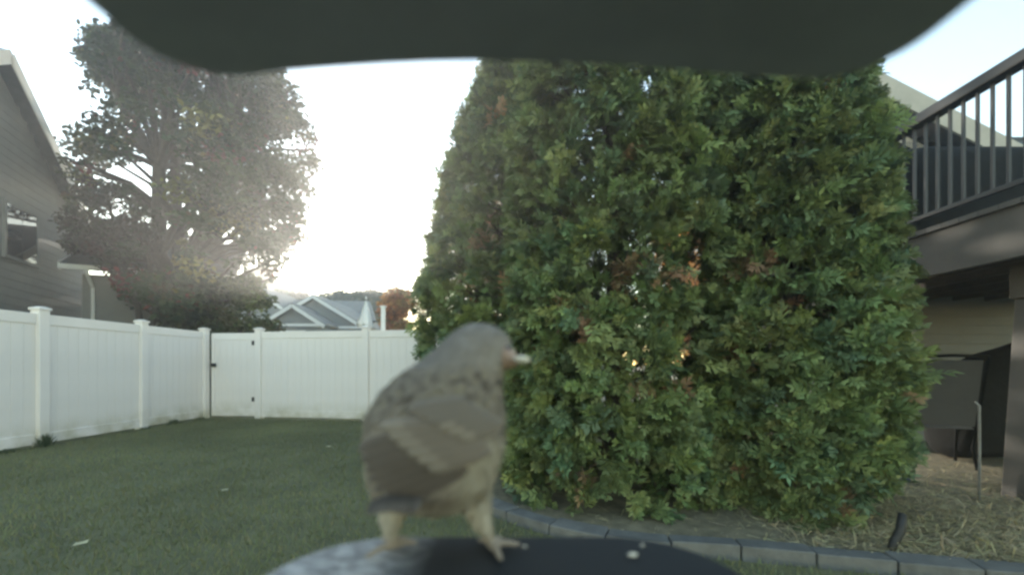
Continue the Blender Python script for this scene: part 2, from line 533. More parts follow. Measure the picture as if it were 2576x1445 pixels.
def broadleaf(name, base, trunk_pts, trunk_r, clumps, nleaf, leaf, palette, weights, label, cat='tree', group=None, flat=0.7, branches=True, dens=None):
    """clumps: list of (x,y,z,r) in world; leaves are spread in each clump"""
    root = empty(name, base)
    tag(root, label, cat, group)
    b0 = Vector(base)
    mb = MB()
    for tp in trunk_pts:
        n_ = len(tp)
        rr = [trunk_r * (1 - 0.75 * i / (n_ - 1)) for i in range(n_)]
        rr[0] *= 1.25
        mb.tube([Vector(p) - b0 for p in tp], rr, 9, cap=False)
    if branches:
        spine = [Vector(p) for tp in trunk_pts for p in tp[1:]]
        for (cx, cy, cz, cr) in clumps[::2]:
            c = Vector((cx, cy, cz))
            below = [p for p in spine if p.z < c.z + 0.2] or spine
            sp = min(below, key=lambda p: (p - c).length + max(0, p.z - c.z + 0.5) * 2)
            mid = sp.lerp(c, 0.5) + Vector((random.uniform(-.2, .2), random.uniform(-.2, .2), 0.12 * (c - sp).length))
            r0 = 0.02 + 0.02 * min(2.5, (c - sp).length) * trunk_r / 0.16
            mb.tube([sp - b0, sp.lerp(mid, .5) - b0 + Vector((0, 0, .04)), mid - b0, c - b0], [r0, r0 * .8, r0 * .6, r0 * .25], 5, cap=False)
    mb.build('trunk', M['bark'], root, smooth=True)
    C = np.array([c[:3] for c in clumps]); CR = np.array([c[3] for c in clumps])
    w = CR ** 2.2; w /= w.sum()
    idx = rng.choice(len(C), nleaf, p=w)
    u = rand_dirs(nleaf) * (rng.uniform(0, 1, (nleaf, 1)) ** 0.45)
    u[:, 2] *= flat
    pos = C[idx] + u * CR[idx][:, None] - np.array(base)
    hang = norm(np.stack([rng.normal(0, 1, nleaf), rng.normal(0, 1, nleaf), rng.normal(-0.35, 0.5, nleaf)], -1))
    nr = norm(rng.normal(size=(nleaf, 3)) + np.array([0, 0, 0.8]))
    base_c = pick_colors(len(C), palette, weights, 0.15)
    cols = base_c[idx] * (1 + rng.uniform(-0.3, 0.3, (nleaf, 1)))
    sw = rng.uniform(0, 1, nleaf) < 0.12
    cols[sw] = pick_colors(int(sw.sum()), palette, weights)
    scatter_mesh('crown', LEAF_T, LEAF_F, pos, frames(hang, nr), leaf * rng.uniform(0.6, 1.35, nleaf), np.clip(cols, 0, 1), M['autumn' if name == 'autumn_tree' else 'leaf'], root)
    return root

def px(x, y, d):                      # picture position at a depth -> metres
    return ((x - 1288) / FPX * d, d, CAM_Z + (919 - y) / FPX * d)

# big maple behind the left fence
random.seed(21)
D = 12.0
outl = [(20, 235, 420), (60, 215, 560), (130, 200, 660), (220, 190, 740), (300, 160, 775), (380, 145, 790), (460, 160, 785), (540, 200, 765), (600, 230, 770), (660, 260, 730), (720, 300, 670), (770, 340, 640)]
ys_ = [o[0] for o in outl]
holes = [(385, 380, 32), (360, 470, 42), (285, 470, 24), (395, 560, 34), (300, 545, 20), (420, 620, 24), (160, 290, 30), (255, 250, 16), (640, 690, 16), (560, 640, 12)]
clumps = []
while len(clumps) < 560:
    yy = random.uniform(-40, 780)
    l_, r_ = np.interp(yy, ys_, [o[1] for o in outl]), np.interp(yy, ys_, [o[2] for o in outl])
    xx = random.uniform(l_, r_)
    if xx < 330 and yy < 70: continue
    half = (r_ - l_) / 2; off = abs(xx - (l_ + r_) / 2) / half
    dd = D + random.uniform(-1, 1) * 3.0 * math.sqrt(max(0.05, 1 - off * off))
    rad = random.uniform(0.22, 0.58)
    rp = rad / dd * FPX
    if xx - rp * .75 < l_ or xx + rp * .75 > r_: 
        rad *= 0.55; rp *= 0.55
    if any((xx - hx) ** 2 + (yy - hy) ** 2 < (hr * 1.1 + rp * 0.85) ** 2 for hx, hy, hr in holes): continue
    clumps.append((*px(xx, yy, dd), rad))
tb = px(470, 985, D)
tb = (tb[0], tb[1], -0.05)
tr = [[tb, px(465, 840, D), px(455, 700, D), px(445, 560, D), px(440, 400, D), px(425, 220, D), px(420, 60, D)],
      [px(455, 700, D), px(520, 560, D + .3), px(580, 420, D + .6), px(640, 260, D + .8)],
      [px(462, 760, D), px(400, 640, D - .3), px(400, 420, D - .6), px(300, 250, D - .7), px(260, 100, D - .7)]]
broadleaf('maple_tree', tb, tr, 0.24, clumps, 62000, 0.13,
          [(0.035, 0.055, 0.02), (0.05, 0.065, 0.02), (0.17, 0.04, 0.035), (0.085, 0.055, 0.03), (0.18, 0.16, 0.04)], [7, 5, .9, .8, 1.1],
          'tall dark leafy maple with scattered red leaves behind the left fence')

# small red-leaved tree by the neighbour's porch
clumps = []
while len(clumps) < 46:
    a = random.uniform(0, 6.28); r = math.sqrt(random.random())
    xx = 275 + 105 * r * math.cos(a); yy = 560 + 125 * r * math.sin(a)
    clumps.append((*px(xx, yy, 10.9 + random.uniform(-.6, .6)), random.uniform(0.18, 0.36)))
rb = px(360, 1000, 10.9); rb = (rb[0], rb[1], -0.05)
broadleaf('red_leaved_tree', rb, [[rb, px(357, 830, 10.9), px(345, 770, 10.9), px(325, 710, 10.9), px(300, 620, 10.9), px(270, 500, 10.9)],
                                  [px(358, 850, 10.9), px(392, 790, 10.9), px(388, 720, 10.9), px(370, 640, 10.9), px(330, 540, 10.9)]], 0.10, clumps, 6500, 0.10,
          [(0.085, 0.042, 0.035), (0.055, 0.045, 0.032), (0.055, 0.065, 0.03)], [1.2, 3, 4], 'small fork-stemmed tree with dull red leaves beside the grey porch')

# olive bush behind the gate
def bush(name, cx, cy, d, rx, ry, n, nl, leaf, pal, w, label, cat='shrub', th=0.8, cr=(0.18, 0.4), group=None):
    cl = []
    while len(cl) < n:
        a = random.uniform(0, 6.28); r = math.sqrt(random.random())
        p = px(cx + rx * r * math.cos(a), cy + ry * r * math.sin(a), d + random.uniform(-th, th))
        if p[2] < 0.1: continue
        cl.append((*p, random.uniform(*cr)))
    b = px(cx, 919, d); b = (b[0], b[1], -0.05)
    top = px(cx, cy - ry * .5, d)
    return broadleaf(name, b, [[b, (b[0] + .1, d, b[2] + (top[2]) * .5), top]], 0.02 + 0.012 * rx * d / FPX * 4, cl, nl, leaf, pal, w, label, cat, group)
bush('leafy_shrub', 590, 790, 11.0, 95, 95, 60, 9000, 0.10, [(0.10, 0.12, 0.04), (0.075, 0.095, 0.035), (0.12, 0.11, 0.05)], [3, 3, 1],
     'olive green shrub behind the fence gate')
bush('leafy_shrub', 480, 840, 10.6, 70, 60, 30, 4200, 0.09, [(0.05, 0.065, 0.03), (0.065, 0.06, 0.03)], [3, 2],
     'low dark green shrub at the foot of the big maple')

# distant trees
far_pal = [(0.06, 0.08, 0.035), (0.08, 0.09, 0.04), (0.09, 0.075, 0.035)]
for (cx, cy, d, rx, ry, lab) in ((640, 745, 34, 45, 60, 'hazy distant tree at the left end of the far roof'),
                                 (735, 770, 40, 55, 42, 'hazy distant tree just left of the far gable peak'),
                                 (850, 775, 44, 60, 38, 'hazy distant tree behind the far gable roof'),
                                 (925, 772, 38, 40, 36, 'hazy distant tree right above the closed patio umbrella'),):
    bush('distant_tree', cx, cy, d, rx, ry, 46, 4200, 0.42, far_pal, [2, 2, 1], lab, 'tree', 2.0, (0.5, 1.1), 'trees beyond the far house')
bush('autumn_tree', 1000, 785, 17, 36, 55, 44, 4200, 0.16, [(0.58, 0.26, 0.09), (0.48, 0.22, 0.08), (0.42, 0.28, 0.09)], [3, 2, 1],
     'orange autumn tree above the back fence left of the hedge', 'tree', 0.8, (0.2, 0.42))
bush('autumn_tree', 1245, 640, 15, 125, 200, 90, 9000, 0.16, [(0.36, 0.15, 0.05), (0.28, 0.12, 0.045), (0.22, 0.15, 0.05)], [3, 2, 1],  # tree added out of view so its crown keeps sun off the deck
     'wide orange autumn tree added unseen behind the left half of the hedge to shade the deck', 'tree', 1.5, (0.35, 0.7))
bush('autumn_tree', 1745, 740, 13, 120, 170, 80, 9000, 0.15, [(0.60, 0.28, 0.06), (0.52, 0.24, 0.05), (0.55, 0.36, 0.09)], [3, 2, 1],
     'bright orange autumn tree glimpsed through the gap in the hedge', 'tree', 1.2, (0.3, 0.6))

# ------------------------------------------------------------------ hedge conifers
def kite(a, d, l, w, z=0.0):
    d = np.array(d) / np.linalg.norm(d); s_ = np.array([-d[1], d[0]])
    p = np.array(a)
    return [(*(p), z), (*(p + d * l * .45 + s_ * w / 2), z), (*(p + d * l), z + 0.02), (*(p + d * l * .45 - s_ * w / 2), z)]
def spray_template(seed):
    rr = random.Random(seed)
    V, F = [], []
    def add(k):
        o = len(V); V.extend(k); F.append((o, o + 1, o + 2, o + 3))
    add(kite((0, 0), (1, 0), 1.0, 0.09))
    for i, t in enumerate((0.14, 0.34, 0.56, 0.76)):
        for sg in (-1, 1):
            l = (0.52, 0.60, 0.46, 0.28)[i] * rr.uniform(0.6, 1.25)
            ang = math.radians(44 - 3 * i + rr.uniform(-9, 9)) * sg
            d = (math.cos(ang), math.sin(ang))
            a = (t + (0.05 if sg > 0 else 0), 0)
            add(kite(a, d, l, 0.13, 0.01 * sg * (i % 2)))
            if i < 2:
                for q, e in ((0.5, sg),):
                    an2 = ang + math.radians(38) * e
                    add(kite((a[0] + d[0] * l * q, a[1] + d[1] * l * q), (math.cos(an2), math.sin(an2)), l * rr.uniform(.4, .55), 0.11, 0.012))
    V = np.array(V)
    V[:, 2] += -0.30 * V[:, 0] ** 2 - 0.3 * V[:, 1] ** 2 + 0.05 * np.sin(V[:, 0] * 9)
    return V, F
SPRAYS = [spray_template(k) for k in (1, 2, 3)]

def arborvitae(name, cx, cy, r, h, zmin_f, ntuft, label, seed, prof_pts, spray=(0.075, 0.145), per=11, brown=0.52):
    """tufts of flat sprays over the outside of a tapering column, with sparser tufts inside"""
    rs = np.random.default_rng(seed)
    root = empty(name, (cx, cy, 0))
    tag(root, label, 'arborvitae', 'conifers in the hedge row')
    mb = MB()
    mb.tube([(0, 0, -.05), (0.02, 0.01, h * .3), (0, 0, h * .62), (0.01, 0, h * .93)], [0.085, 0.07, 0.045, 0.012], 9, cap=False)
    zk, pk = [p[0] for p in prof_pts], [p[1] for p in prof_pts]
    for i in range(90):
        z = random.uniform(0.12, h * .85); a = random.uniform(0, 6.28)
        rr = r * 0.85 * float(np.interp(z / h, zk, pk))
        mb.tube([(0, 0, z), (math.cos(a) * rr * .5, math.sin(a) * rr * .5, z + rr * .2), (math.cos(a) * rr, math.sin(a) * rr, z + rr * .6)], [0.016, 0.011, 0.004], 4, cap=False)
    mb.build('trunk', M['bark'], root, smooth=True)
    th = rs.uniform(0, 2 * np.pi, ntuft)
    zf = rs.uniform(0, 1, ntuft)
    prof = np.interp(zf, zk, pk)
    lump = np.array([mnoise.noise(Vector((math.cos(a) * 1.7 + seed, math.sin(a) * 1.7, z * h * 0.9))) + 0.8 * mnoise.noise(Vector((math.cos(a) * 4.2 + seed, math.sin(a) * 4.2, z * h * 2.2))) for a, z in zip(th, zf)])
    shell = np.where(rs.uniform(0, 1, ntuft) < 0.25, rs.uniform(0.35, 0.85, ntuft), 1 - np.abs(rs.normal(0, 0.07, ntuft)))
    rad = r * prof * (0.95 + 0.13 * lump) * shell
    z0 = np.array([zmin_f(a) for a in th])
    z = z0 + zf * (h - z0)
    tpos = np.stack([np.cos(th) * rad, np.sin(th) * rad, z], -1)
    tdir = norm(np.stack([np.cos(th), np.sin(th), rs.normal(0.35, 0.45, ntuft)], -1) + rs.normal(0, .25, (ntuft, 3)))
    tsz = rs.uniform(0.75, 1.3, ntuft)
    tc_ = pick_colors(ntuft, [(0.145, 0.195, 0.078), (0.18, 0.23, 0.086), (0.235, 0.28, 0.10), (0.125, 0.185, 0.095)], [4, 4, 2.4, 2], 0.2)
    bn = np.array([mnoise.noise(Vector((p[0] * 2.1 + seed, p[1] * 2.1, p[2] * 2.6))) for p in tpos]) + 0.3 * (1 - zf) * rs.uniform(0, 1, ntuft)
    dead = (bn > brown) & (rs.uniform(0, 1, ntuft) < 0.4)
    tc_[dead] = pick_colors(int(dead.sum()), [(0.28, 0.17, 0.09), (0.22, 0.16, 0.085), (0.34, 0.19, 0.11)], [3, 3, 1])
    idx = np.repeat(np.arange(ntuft), per); n = len(idx)
    td = tdir[idx]
    sp = rs.normal(0, 1, (n, 3)); sp[:, 2] *= 0.8
    x = norm(td * 0.9 + norm(sp) * rs.uniform(0.1, 0.95, (n, 1)) + np.array([0, 0, -.12]))
    out = np.stack([np.cos(th[idx]), np.sin(th[idx]), np.zeros(n)], -1)
    nr = norm(rs.normal(0, .7, (n, 3)) + out * 0.5 + np.array([0, 0, .45]))
    pos = tpos[idx] + norm(sp) * rs.uniform(0, .05, (n, 1)) * tsz[idx][:, None] + td * rs.uniform(-.07, .03, (n, 1))
    c = tc_[idx] * (1 + rs.uniform(-.2, .2, (n, 1)))
    scl = rs.uniform(*spray, n) * tsz[idx]
    # thin, half-bare strip where two neighbouring trees meet
    wx, wy, wz = pos[:, 0] + cx, pos[:, 1] + cy, pos[:, 2]
    strip = np.abs(wx - GAPX * wy / 3.6 + 0.05 * np.sin(wz * 7)) < 0.075 + 0.05 * np.sin(wz * 11)
    keep = ~(strip & (wz > 1.0) & (wz < 2.25) & (rs.uniform(0, 1, n) < 0.93))
    pos, x, nr, scl, c = pos[keep], x[keep], nr[keep], scl[keep], c[keep]; n = len(pos)
    which = rs.integers(0, 3, n)
    TT = np.stack([t[0] for t in SPRAYS])[which]
    scatter_mesh('crown', TT, SPRAYS[0][1], pos, frames(x, nr), scl, np.clip(c, 0, 1), M['conifer'], root)
    return root
GAPX = 1.52
CONE = [(0, .82), (.08, .95), (.30, 1.0), (.43, .97), (.55, .78), (.67, .63), (.76, .43), (.89, .12), (1, .02)]
COLU = [(0, .98), (.07, 1.02), (.25, 1.0), (.5, .99), (.68, .93), (.8, .80), (.9, .52), (1, .04)]
arborvitae('arborvitae', -0.08, 5.0, 0.98, 5.1, lambda a: 0.06, 2300, 'farthest and leftmost hedge arborvitae, reaching the back fence', 3, CONE, (0.085, 0.16))
arborvitae('arborvitae', 0.88, 3.74, 0.88, 5.4, lambda a: 0.04, 3200, 'middle hedge arborvitae directly behind the bird, with browned lower sprays', 5, COLU)
arborvitae('arborvitae', 2.25, 3.46, 0.72, 5.0, lambda a: 0.03 + 0.42 * max(0, math.cos(a + 0.25)), 2900, 'nearest bright green hedge arborvitae next to the deck', 9, [(0, .98), (.07, 1.02), (.2, 1.0), (.35, .88), (.48, .78), (.65, .66), (.8, .52), (.9, .36), (1, .04)])

# ------------------------------------------------------------------ neighbour's house at the left
def wall_boards(root, o0, a, b, z0, ztop, m, step=0.16, thick=0.013, name='siding_board'):
    """lap boards on the vertical plane a->b; ztop(t) gives the wall top at t in 0..1; each board its own object"""
    a, b = Vector(a), Vector(b)
    d = b - a; Ln = d.length; dn = d.normalized(); nrm = Vector((dn.y, -dn.x, 0))
    z = z0
    N = 60
    ts = [i / N for i in range(N + 1)]
    zmax = max(ztop(t) for t in ts)
    while z < zmax - 0.02:
        z1 = z + step
        inside = [t for t in ts if ztop(t) >= z + step * 0.5]
        if inside:
            t0, t1 = min(inside), max(inside)
            p, q = a + dn * Ln * t0, a + dn * Ln * t1
            mb = MB()
            lo, hi = nrm * thick, nrm * thick * 0.3
            mb.hexa([p - o0 + Vector((0, 0, z)), q - o0 + Vector((0, 0, z)), q + lo - o0 + Vector((0, 0, z)), p + lo - o0 + Vector((0, 0, z)),
                     p - o0 + Vector((0, 0, z1)), q - o0 + Vector((0, 0, z1)), q + hi - o0 + Vector((0, 0, z1)), p + hi - o0 + Vector((0, 0, z1))])
            mb.build(name, m, root)
        z = z1

u_ = Vector((-0.414, 0.910, 0)).normalized()
nA = Vector((u_.y, -u_.x, 0))            # faces the yard
ap = Vector((-11.5, 9.5, 0))            # plan position of the gable peak
hA = empty('neighbour_house', (-12.2, 9.6, 0))
tag(hA, "grey neighbour's house with steep gable and white rake trim at the left edge", 'house')
oA = Vector(hA.location)
W2 = 4.2; peak = 8.02; slope = 0.70
e0, e1 = ap - u_ * W2, ap + u_ * W2
eave = peak - slope * W2
back = -nA * 8.0
core = MB().prism([e0 - oA, e1 - oA, e1 - oA + Vector((0, 0, eave - .12)), ap - oA + Vector((0, 0, peak - .12)), e0 - oA + Vector((0, 0, eave - .12))], back)
core.build('wall', M['siding_a'], hA)
wall_boards(hA, oA, e0 + nA * .004, e1 + nA * .004, 0.3, lambda t: peak - .13 - slope * abs(t - .5) * 2 * W2, M['siding_a'], 0.2)
for sg in (-1, 1):
    q0 = ap - oA + Vector((0, 0, peak)); q1 = ap + u_ * sg * (W2 + .4) - oA + Vector((0, 0, peak - slope * (W2 + .4)))
    f_ = nA * 0.3
    MB().hexa([q0 + f_, q1 + f_, q1 + back, q0 + back, q0 + f_ + Vector((0, 0, .12)), q1 + f_ + Vector((0, 0, .12)), q1 + back + Vector((0, 0, .12)), q0 + back + Vector((0, 0, .12))]).build('roof', M['shingle'], hA)
    MB().bar(q0 + f_ + nA * .014 + Vector((0, 0, -.02)), q1 + f_ + nA * .014 + Vector((0, 0, -.02)), 0.025, 0.27, up=nA.cross(u_ * sg) if False else Vector((0, 0, 1))).build('rake_board', M['trim'], hA)
# window with reflections of trees
def window(root, o0, c, u, nrm, w, h, panes=(2, 2), m_frame='trim'):
    c = Vector(c); u = Vector(u)
    fr = MB()
    def rect(x0, x1, z0, z1, t0, t1, mb):
        P = [c + u * x + Vector((0, 0, z)) + nrm * t - o0 for t in (t0, t1) for (x, z) in ((x0, z0), (x1, z0), (x1, z1), (x0, z1))]
        mb.hexa(P)
    b = 0.07
    for (x0, x1, z0, z1) in ((-w / 2 - b, -w / 2, -h / 2 - b, h / 2 + b), (w / 2, w / 2 + b, -h / 2 - b, h / 2 + b), (-w / 2, w / 2, h / 2, h / 2 + b), (-w / 2, w / 2, -h / 2 - b, -h / 2)):
        rect(x0, x1, z0, z1, 0.0, 0.06, fr)
    win = fr.build('window', M[m_frame], root)
    for i in range(panes[0]):
        for j in range(panes[1]):
            g_ = MB()
            x0 = -w / 2 + w * i / panes[0]; x1 = -w / 2 + w * (i + 1) / panes[0]; z0 = -h / 2 + h * j / panes[1]; z1 = -h / 2 + h * (j + 1) / panes[1]
            rect(x0 + .012, x1 - .012, z0 + .012, z1 - .012, 0.0, 0.042, g_)
            g_.build('pane', M['glass'], win)
    return win
window(hA, oA, ap + u_ * 0.95 + Vector((0, 0, 4.23)) + nA * .02, u_, nA, 1.2, 1.2, (2, 1), 'siding_a')

# low porch wing beside the house
hP = empty('porch_wing', (-11.6, 11.9, 0))
tag(hP, 'low grey porch wing with white gutter and downspout behind the left fence', 'porch')
oP = Vector(hP.location)
pa, pb = Vector((-11.55, 11.55, 0)), Vector((-8.6, 12.9, 0))
ud = (pb - pa).normalized(); nP = Vector((ud.y, -ud.x, 0))
MB().prism([pa - oP, pb - oP, pb - oP - nP * 3, pa - oP - nP * 3], (0, 0, 3.55)).build('wall', M['siding_a'], hP)
wall_boards(hP, oP, pa + nP * .004, pb + nP * .004, 0.3, lambda t: 3.5, M['siding_a'], 0.2)
za = 3.62
MB().hexa([pa - ud * .3 + nP * .4 - oP + Vector((0, 0, za)), pb + ud * .3 + nP * .4 - oP + Vector((0, 0, za)), pb + ud * .3 - nP * 2.2 - oP + Vector((0, 0, za + 1.5)), pa - ud * .3 - nP * 2.2 - oP + Vector((0, 0, za + 1.5)),
           pa - ud * .3 + nP * .4 - oP + Vector((0, 0, za + .1)), pb + ud * .3 + nP * .4 - oP + Vector((0, 0, za + .1)), pb + ud * .3 - nP * 2.2 - oP + Vector((0, 0, za + 1.6)), pa - ud * .3 - nP * 2.2 - oP + Vector((0, 0, za + 1.6))]).build('roof', M['shingle'], hP)
MB().bar(pa - ud * .3 + nP * .45 - oP + Vector((0, 0, za + .02)), pb + ud * .3 + nP * .45 - oP + Vector((0, 0, za + .02)), 0.1, 0.13).build('gutter', M['trim'], hP, bevel=.01)
MB().bar(pa - ud * .315 + nP * .38 - oP + Vector((0, 0, za + .03)), pa - ud * .315 - nP * 2.2 - oP + Vector((0, 0, za + 1.53)), 0.03, 0.2).build('rake_board', M['trim'], hP)
dp = pa + ud * .25
MB().tube([dp + nP * .45 - oP + Vector((0, 0, za - .05)), dp + nP * .42 - oP + Vector((0, 0, za - .15)), dp + nP * .09 - oP + Vector((0, 0, za - .45)), dp + nP * .08 - oP + Vector((0, 0, .15))], 0.045, 8).build('downspout', M['trim'], hP)

# ------------------------------------------------------------------ far house with two gables
hF = empty('far_house', px(800, 919, 25)[:2] + (0,))
tag(hF, 'far single-storey grey house with two white-trimmed gables beyond the back fence', 'house')
oF = Vector(hF.location)
def fpt(x, y, d): return Vector(px(x, y, d)) - oF
def gable(l, pk, r, d, thick, name_w='gable_wall'):
    yb = 860
    L_, P_, R_ = fpt(*l, d), fpt(*pk, d), fpt(*r, d)
    gl, gr = Vector((L_.x + .25, L_.y, 0)), Vector((R_.x - .25, R_.y, 0))
    MB().prism([gl, gr, Vector((gr.x, gr.y, R_.z + .02)), P_ - Vector((0, 0, .12)), Vector((gl.x, gl.y, L_.z + .02))], (0, thick, 0)).build(name_w, M['siding_far'], hF)
    for a, b in ((L_, P_), (R_, P_)):
        MB().bar(a + Vector((0, -.32, 0)), b + Vector((0, -.32, 0)), 0.05, 0.2).build('rake_board', M['trim'], hF)
        MB().hexa([a + Vector((0, -.3, .07)), b + Vector((0, -.3, .07)), b + Vector((0, thick, .07)), a + Vector((0, thick, .07)),
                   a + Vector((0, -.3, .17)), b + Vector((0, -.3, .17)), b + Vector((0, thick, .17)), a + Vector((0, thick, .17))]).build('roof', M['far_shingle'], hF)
    MB().bar(Vector((L_.x + .1, L_.y - .34, L_.z + .0)), Vector((R_.x - .1, R_.y - .34, L_.z + .0)), 0.06, 0.14).build('eave_board', M['trim'], hF)
gable((663, 818), (741, 770), (822, 822), 24, 4)
gable((662, 824), (792, 747), (918, 824), 26, 6)
gable((560, 800), (640, 722), (716, 778), 29, 5)
rl, rr_ = fpt(600, 800, 30), fpt(945, 806, 30)
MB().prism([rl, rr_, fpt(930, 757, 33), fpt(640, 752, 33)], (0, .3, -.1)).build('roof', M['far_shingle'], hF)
wz = fpt(690, 832, 24); wz2 = fpt(770, 850, 24)
window(hF, oF, (px(728, 846, 24)[0], 23.97, px(728, 846, 24)[2]), Vector((1, 0, 0)), Vector((0, -1, 0)), 1.7, 0.55, (2, 1))

# closed umbrella and white post beyond the fence
ub = px(921, 919, 10.6)
um = empty('patio_umbrella', (ub[0], ub[1], 0))
tag(um, 'closed white patio umbrella rising above the back fence', 'umbrella')
MB().tube([(0, 0, 0), (0, 0, 2.72)], 0.02, 8).build('pole', M['metal'], um)
mb = MB(); rings = []; nseg = 24
prof = [(2.70, 0.012), (2.62, 0.03), (2.45, 0.075), (2.25, 0.12), (2.12, 0.15), (2.06, 0.165)]
vs = []
for (z, r) in prof:
    for k in range(nseg):
        a = 2 * math.pi * k / nseg
        rr = r * (1 + 0.28 * (1 if k % 3 == 0 else -0.5)) * (1 + .1 * math.sin(3 * a + z * 5))
        zz = z - (0.05 * math.cos(k * 1.9) if z < 2.2 else 0)
        vs.append((rr * math.cos(a) - 0.03 * (2.7 - z), rr * math.sin(a), zz))
fs = [(i * nseg + k, i * nseg + (k + 1) % nseg, (i + 1) * nseg + (k + 1) % nseg, (i + 1) * nseg + k) for i in range(len(prof) - 1) for k in range(nseg)]
cn = mb.add(vs, fs).build('canopy', M['canvas'], um, smooth=True)
so = cn.modifiers.new('thick', 'SOLIDIFY'); so.thickness = 0.006
MB().tube([(0, 0, 2.70), (0, 0, 2.76), (0, 0, 2.79)], [0.018, 0.02, 0.006], 8).build('finial', M['trim'], um)
MB().tube([(0, 0, 0.0), (0, 0, 0.05), (0, 0, 0.08)], [0.25, 0.24, 0.06], 20).build('base', M['greybin'], um)
pp = px(964, 919, 10.2)
o = MB().box((-.045, -.045, 0), (.045, .045, 2.46)).box((-.06, -.06, 2.46), (.06, .06, 2.5)).build('white_post', M['trim'], None, bevel=.006)
o.location = (pp[0], pp[1], 0)
tag(o, 'slim white post behind the back fence right of the closed umbrella', 'post')

# ------------------------------------------------------------------ house and deck at the right
hB = empty('deck_house', (6.0, 6.4, 0))
tag(hB, 'house with pale siding and a sloping beige eave behind the raised deck', 'house')
oB = Vector(hB.location)
yW = 6.2
lo_ = Vector(px(2150, 178, yW - .46)); hi_ = Vector(px(2660, 440, yW - .46)); lo_.y = hi_.y = yW
def ztopB(t):
    x = 4.6 + t * (11 - 4.6)
    return lo_.z + (x - lo_.x) * (hi_.z - lo_.z) / (hi_.x - lo_.x) - 0.16
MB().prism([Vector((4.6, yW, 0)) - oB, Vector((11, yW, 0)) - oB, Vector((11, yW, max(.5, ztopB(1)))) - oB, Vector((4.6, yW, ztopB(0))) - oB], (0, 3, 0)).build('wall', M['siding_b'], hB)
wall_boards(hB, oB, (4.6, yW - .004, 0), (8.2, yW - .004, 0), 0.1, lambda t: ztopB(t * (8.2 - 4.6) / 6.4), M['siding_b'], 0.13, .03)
sd = (hi_ - lo_).normalized()
A_ = lo_ - oB; B_ = hi_ + sd * 2 - oB
fw = Vector((0, -0.45, 0))
upn = Vector((-sd.z, 0, sd.x))
MB().hexa([A_ + fw, B_ + fw, B_ + Vector((0, 3, 0)), A_ + Vector((0, 3, 0)), A_ + fw + upn * .14, B_ + fw + upn * .14, B_ + Vector((0, 3, 0)) + upn * .14, A_ + Vector((0, 3, 0)) + upn * .14]).build('roof', M['shingle'], hB)
MB().bar(A_ + fw + Vector((0, -.015, 0)) - upn * .0, B_ + fw + Vector((0, -.015, 0)), 0.03, 0.26).build('rake_board', M['soffit'], hB)
MB().bar(A_ + Vector((0, -.04, 0)) - upn * .17, B_ + Vector((0, -.04, 0)) - upn * .17, 0.05, 0.12).build('frieze_board', M['trim'], hB)
# patio door opening onto the deck
dr = MB().box((5.2 - oB.x, yW - .05 - oB.y, 2.33), (7.9 - oB.x, yW - .02 - oB.y, 4.35)).build('patio_door', M['rail'], hB)
for k in range(3):
    MB().box((5.27 + k * .88 - oB.x, yW - .065 - oB.y, 2.42), (6.06 + k * .88 - oB.x, yW - .05 - oB.y, 4.27)).build('pane', M['glass'], dr)

dk = empty('raised_deck', (4.0, 3.2, 0))
tag(dk, 'raised deck with taupe fascia, dark railing and a thick tapered pillar', 'deck')
oD = Vector(dk.location)
DX = 3.62; DZ = 2.28; y0, y1 = 1.2, 6.1
MB().box((DX - oD.x, y0 - oD.y, 1.86), (DX + .05 - oD.x, y1 - oD.y, DZ - .055)).build('fascia', M['deck_trim'], dk)
k = 0
yb = y0
while yb < y1 - .01:                      # deck boards
    MB().box((DX - .03 - oD.x, yb - oD.y, DZ - .05), (9 - oD.x, yb + .135 - oD.y, DZ - .01)).build('deck_board', M['deck_trim'], dk)
    yb += .141
for xj in np.arange(4.0, 8.5, .45):       # joists
    MB().box((xj - oD.x, y0 + .06 - oD.y, DZ - .28), (xj + .045 - oD.x, y1 - oD.y, DZ - .056)).build('joist', M['darkwood'], dk)
# pillar: square, wider towards the ground
pc = (4.16, 3.16)
def ring(h, z): return [(pc[0] - h - oD.x, pc[1] - h - oD.y, z), (pc[0] + h - oD.x, pc[1] - h - oD.y, z), (pc[0] + h - oD.x, pc[1] + h - oD.y, z), (pc[0] - h - oD.x, pc[1] + h - oD.y, z)]
MB().hexa(ring(.27, -.05) + ring(.215, 1.60)).build('pillar', M['deck_trim'], dk, bevel=.01)
MB().hexa(ring(.235, 1.603) + ring(.235, 1.857)).build('pillar_cap', M['deck_trim'], dk, bevel=.008)
# railing along the edge
RZ = 3.30
MB().box((DX - .05 - oD.x, y0 - oD.y, RZ - .09), (DX + .07 - oD.x, 5.94 - oD.y, RZ)).build('top_rail', M['rail'], dk, bevel=.012)
MB().box((DX - .01 - oD.x, y0 - oD.y, DZ + .09), (DX + .03 - oD.x, 5.94 - oD.y, DZ + .13)).build('bottom_rail', M['rail'], dk, bevel=.006)
bal = MB().box((-.0095, -.0095, DZ + .13), (.0095, .0095, RZ - .09)).mesh('baluster', M['rail'])
for yb in np.arange(y0 + .05, 5.9, .105):
    place('baluster', bal, dk, (DX + .01 - oD.x, yb - oD.y, 0))
MB().box((DX - .035 - oD.x, 5.95 - oD.y, DZ), (DX + .055 - oD.x, 6.04 - oD.y, RZ + .03)).build('rail_post', M['rail'], dk, bevel=.008)

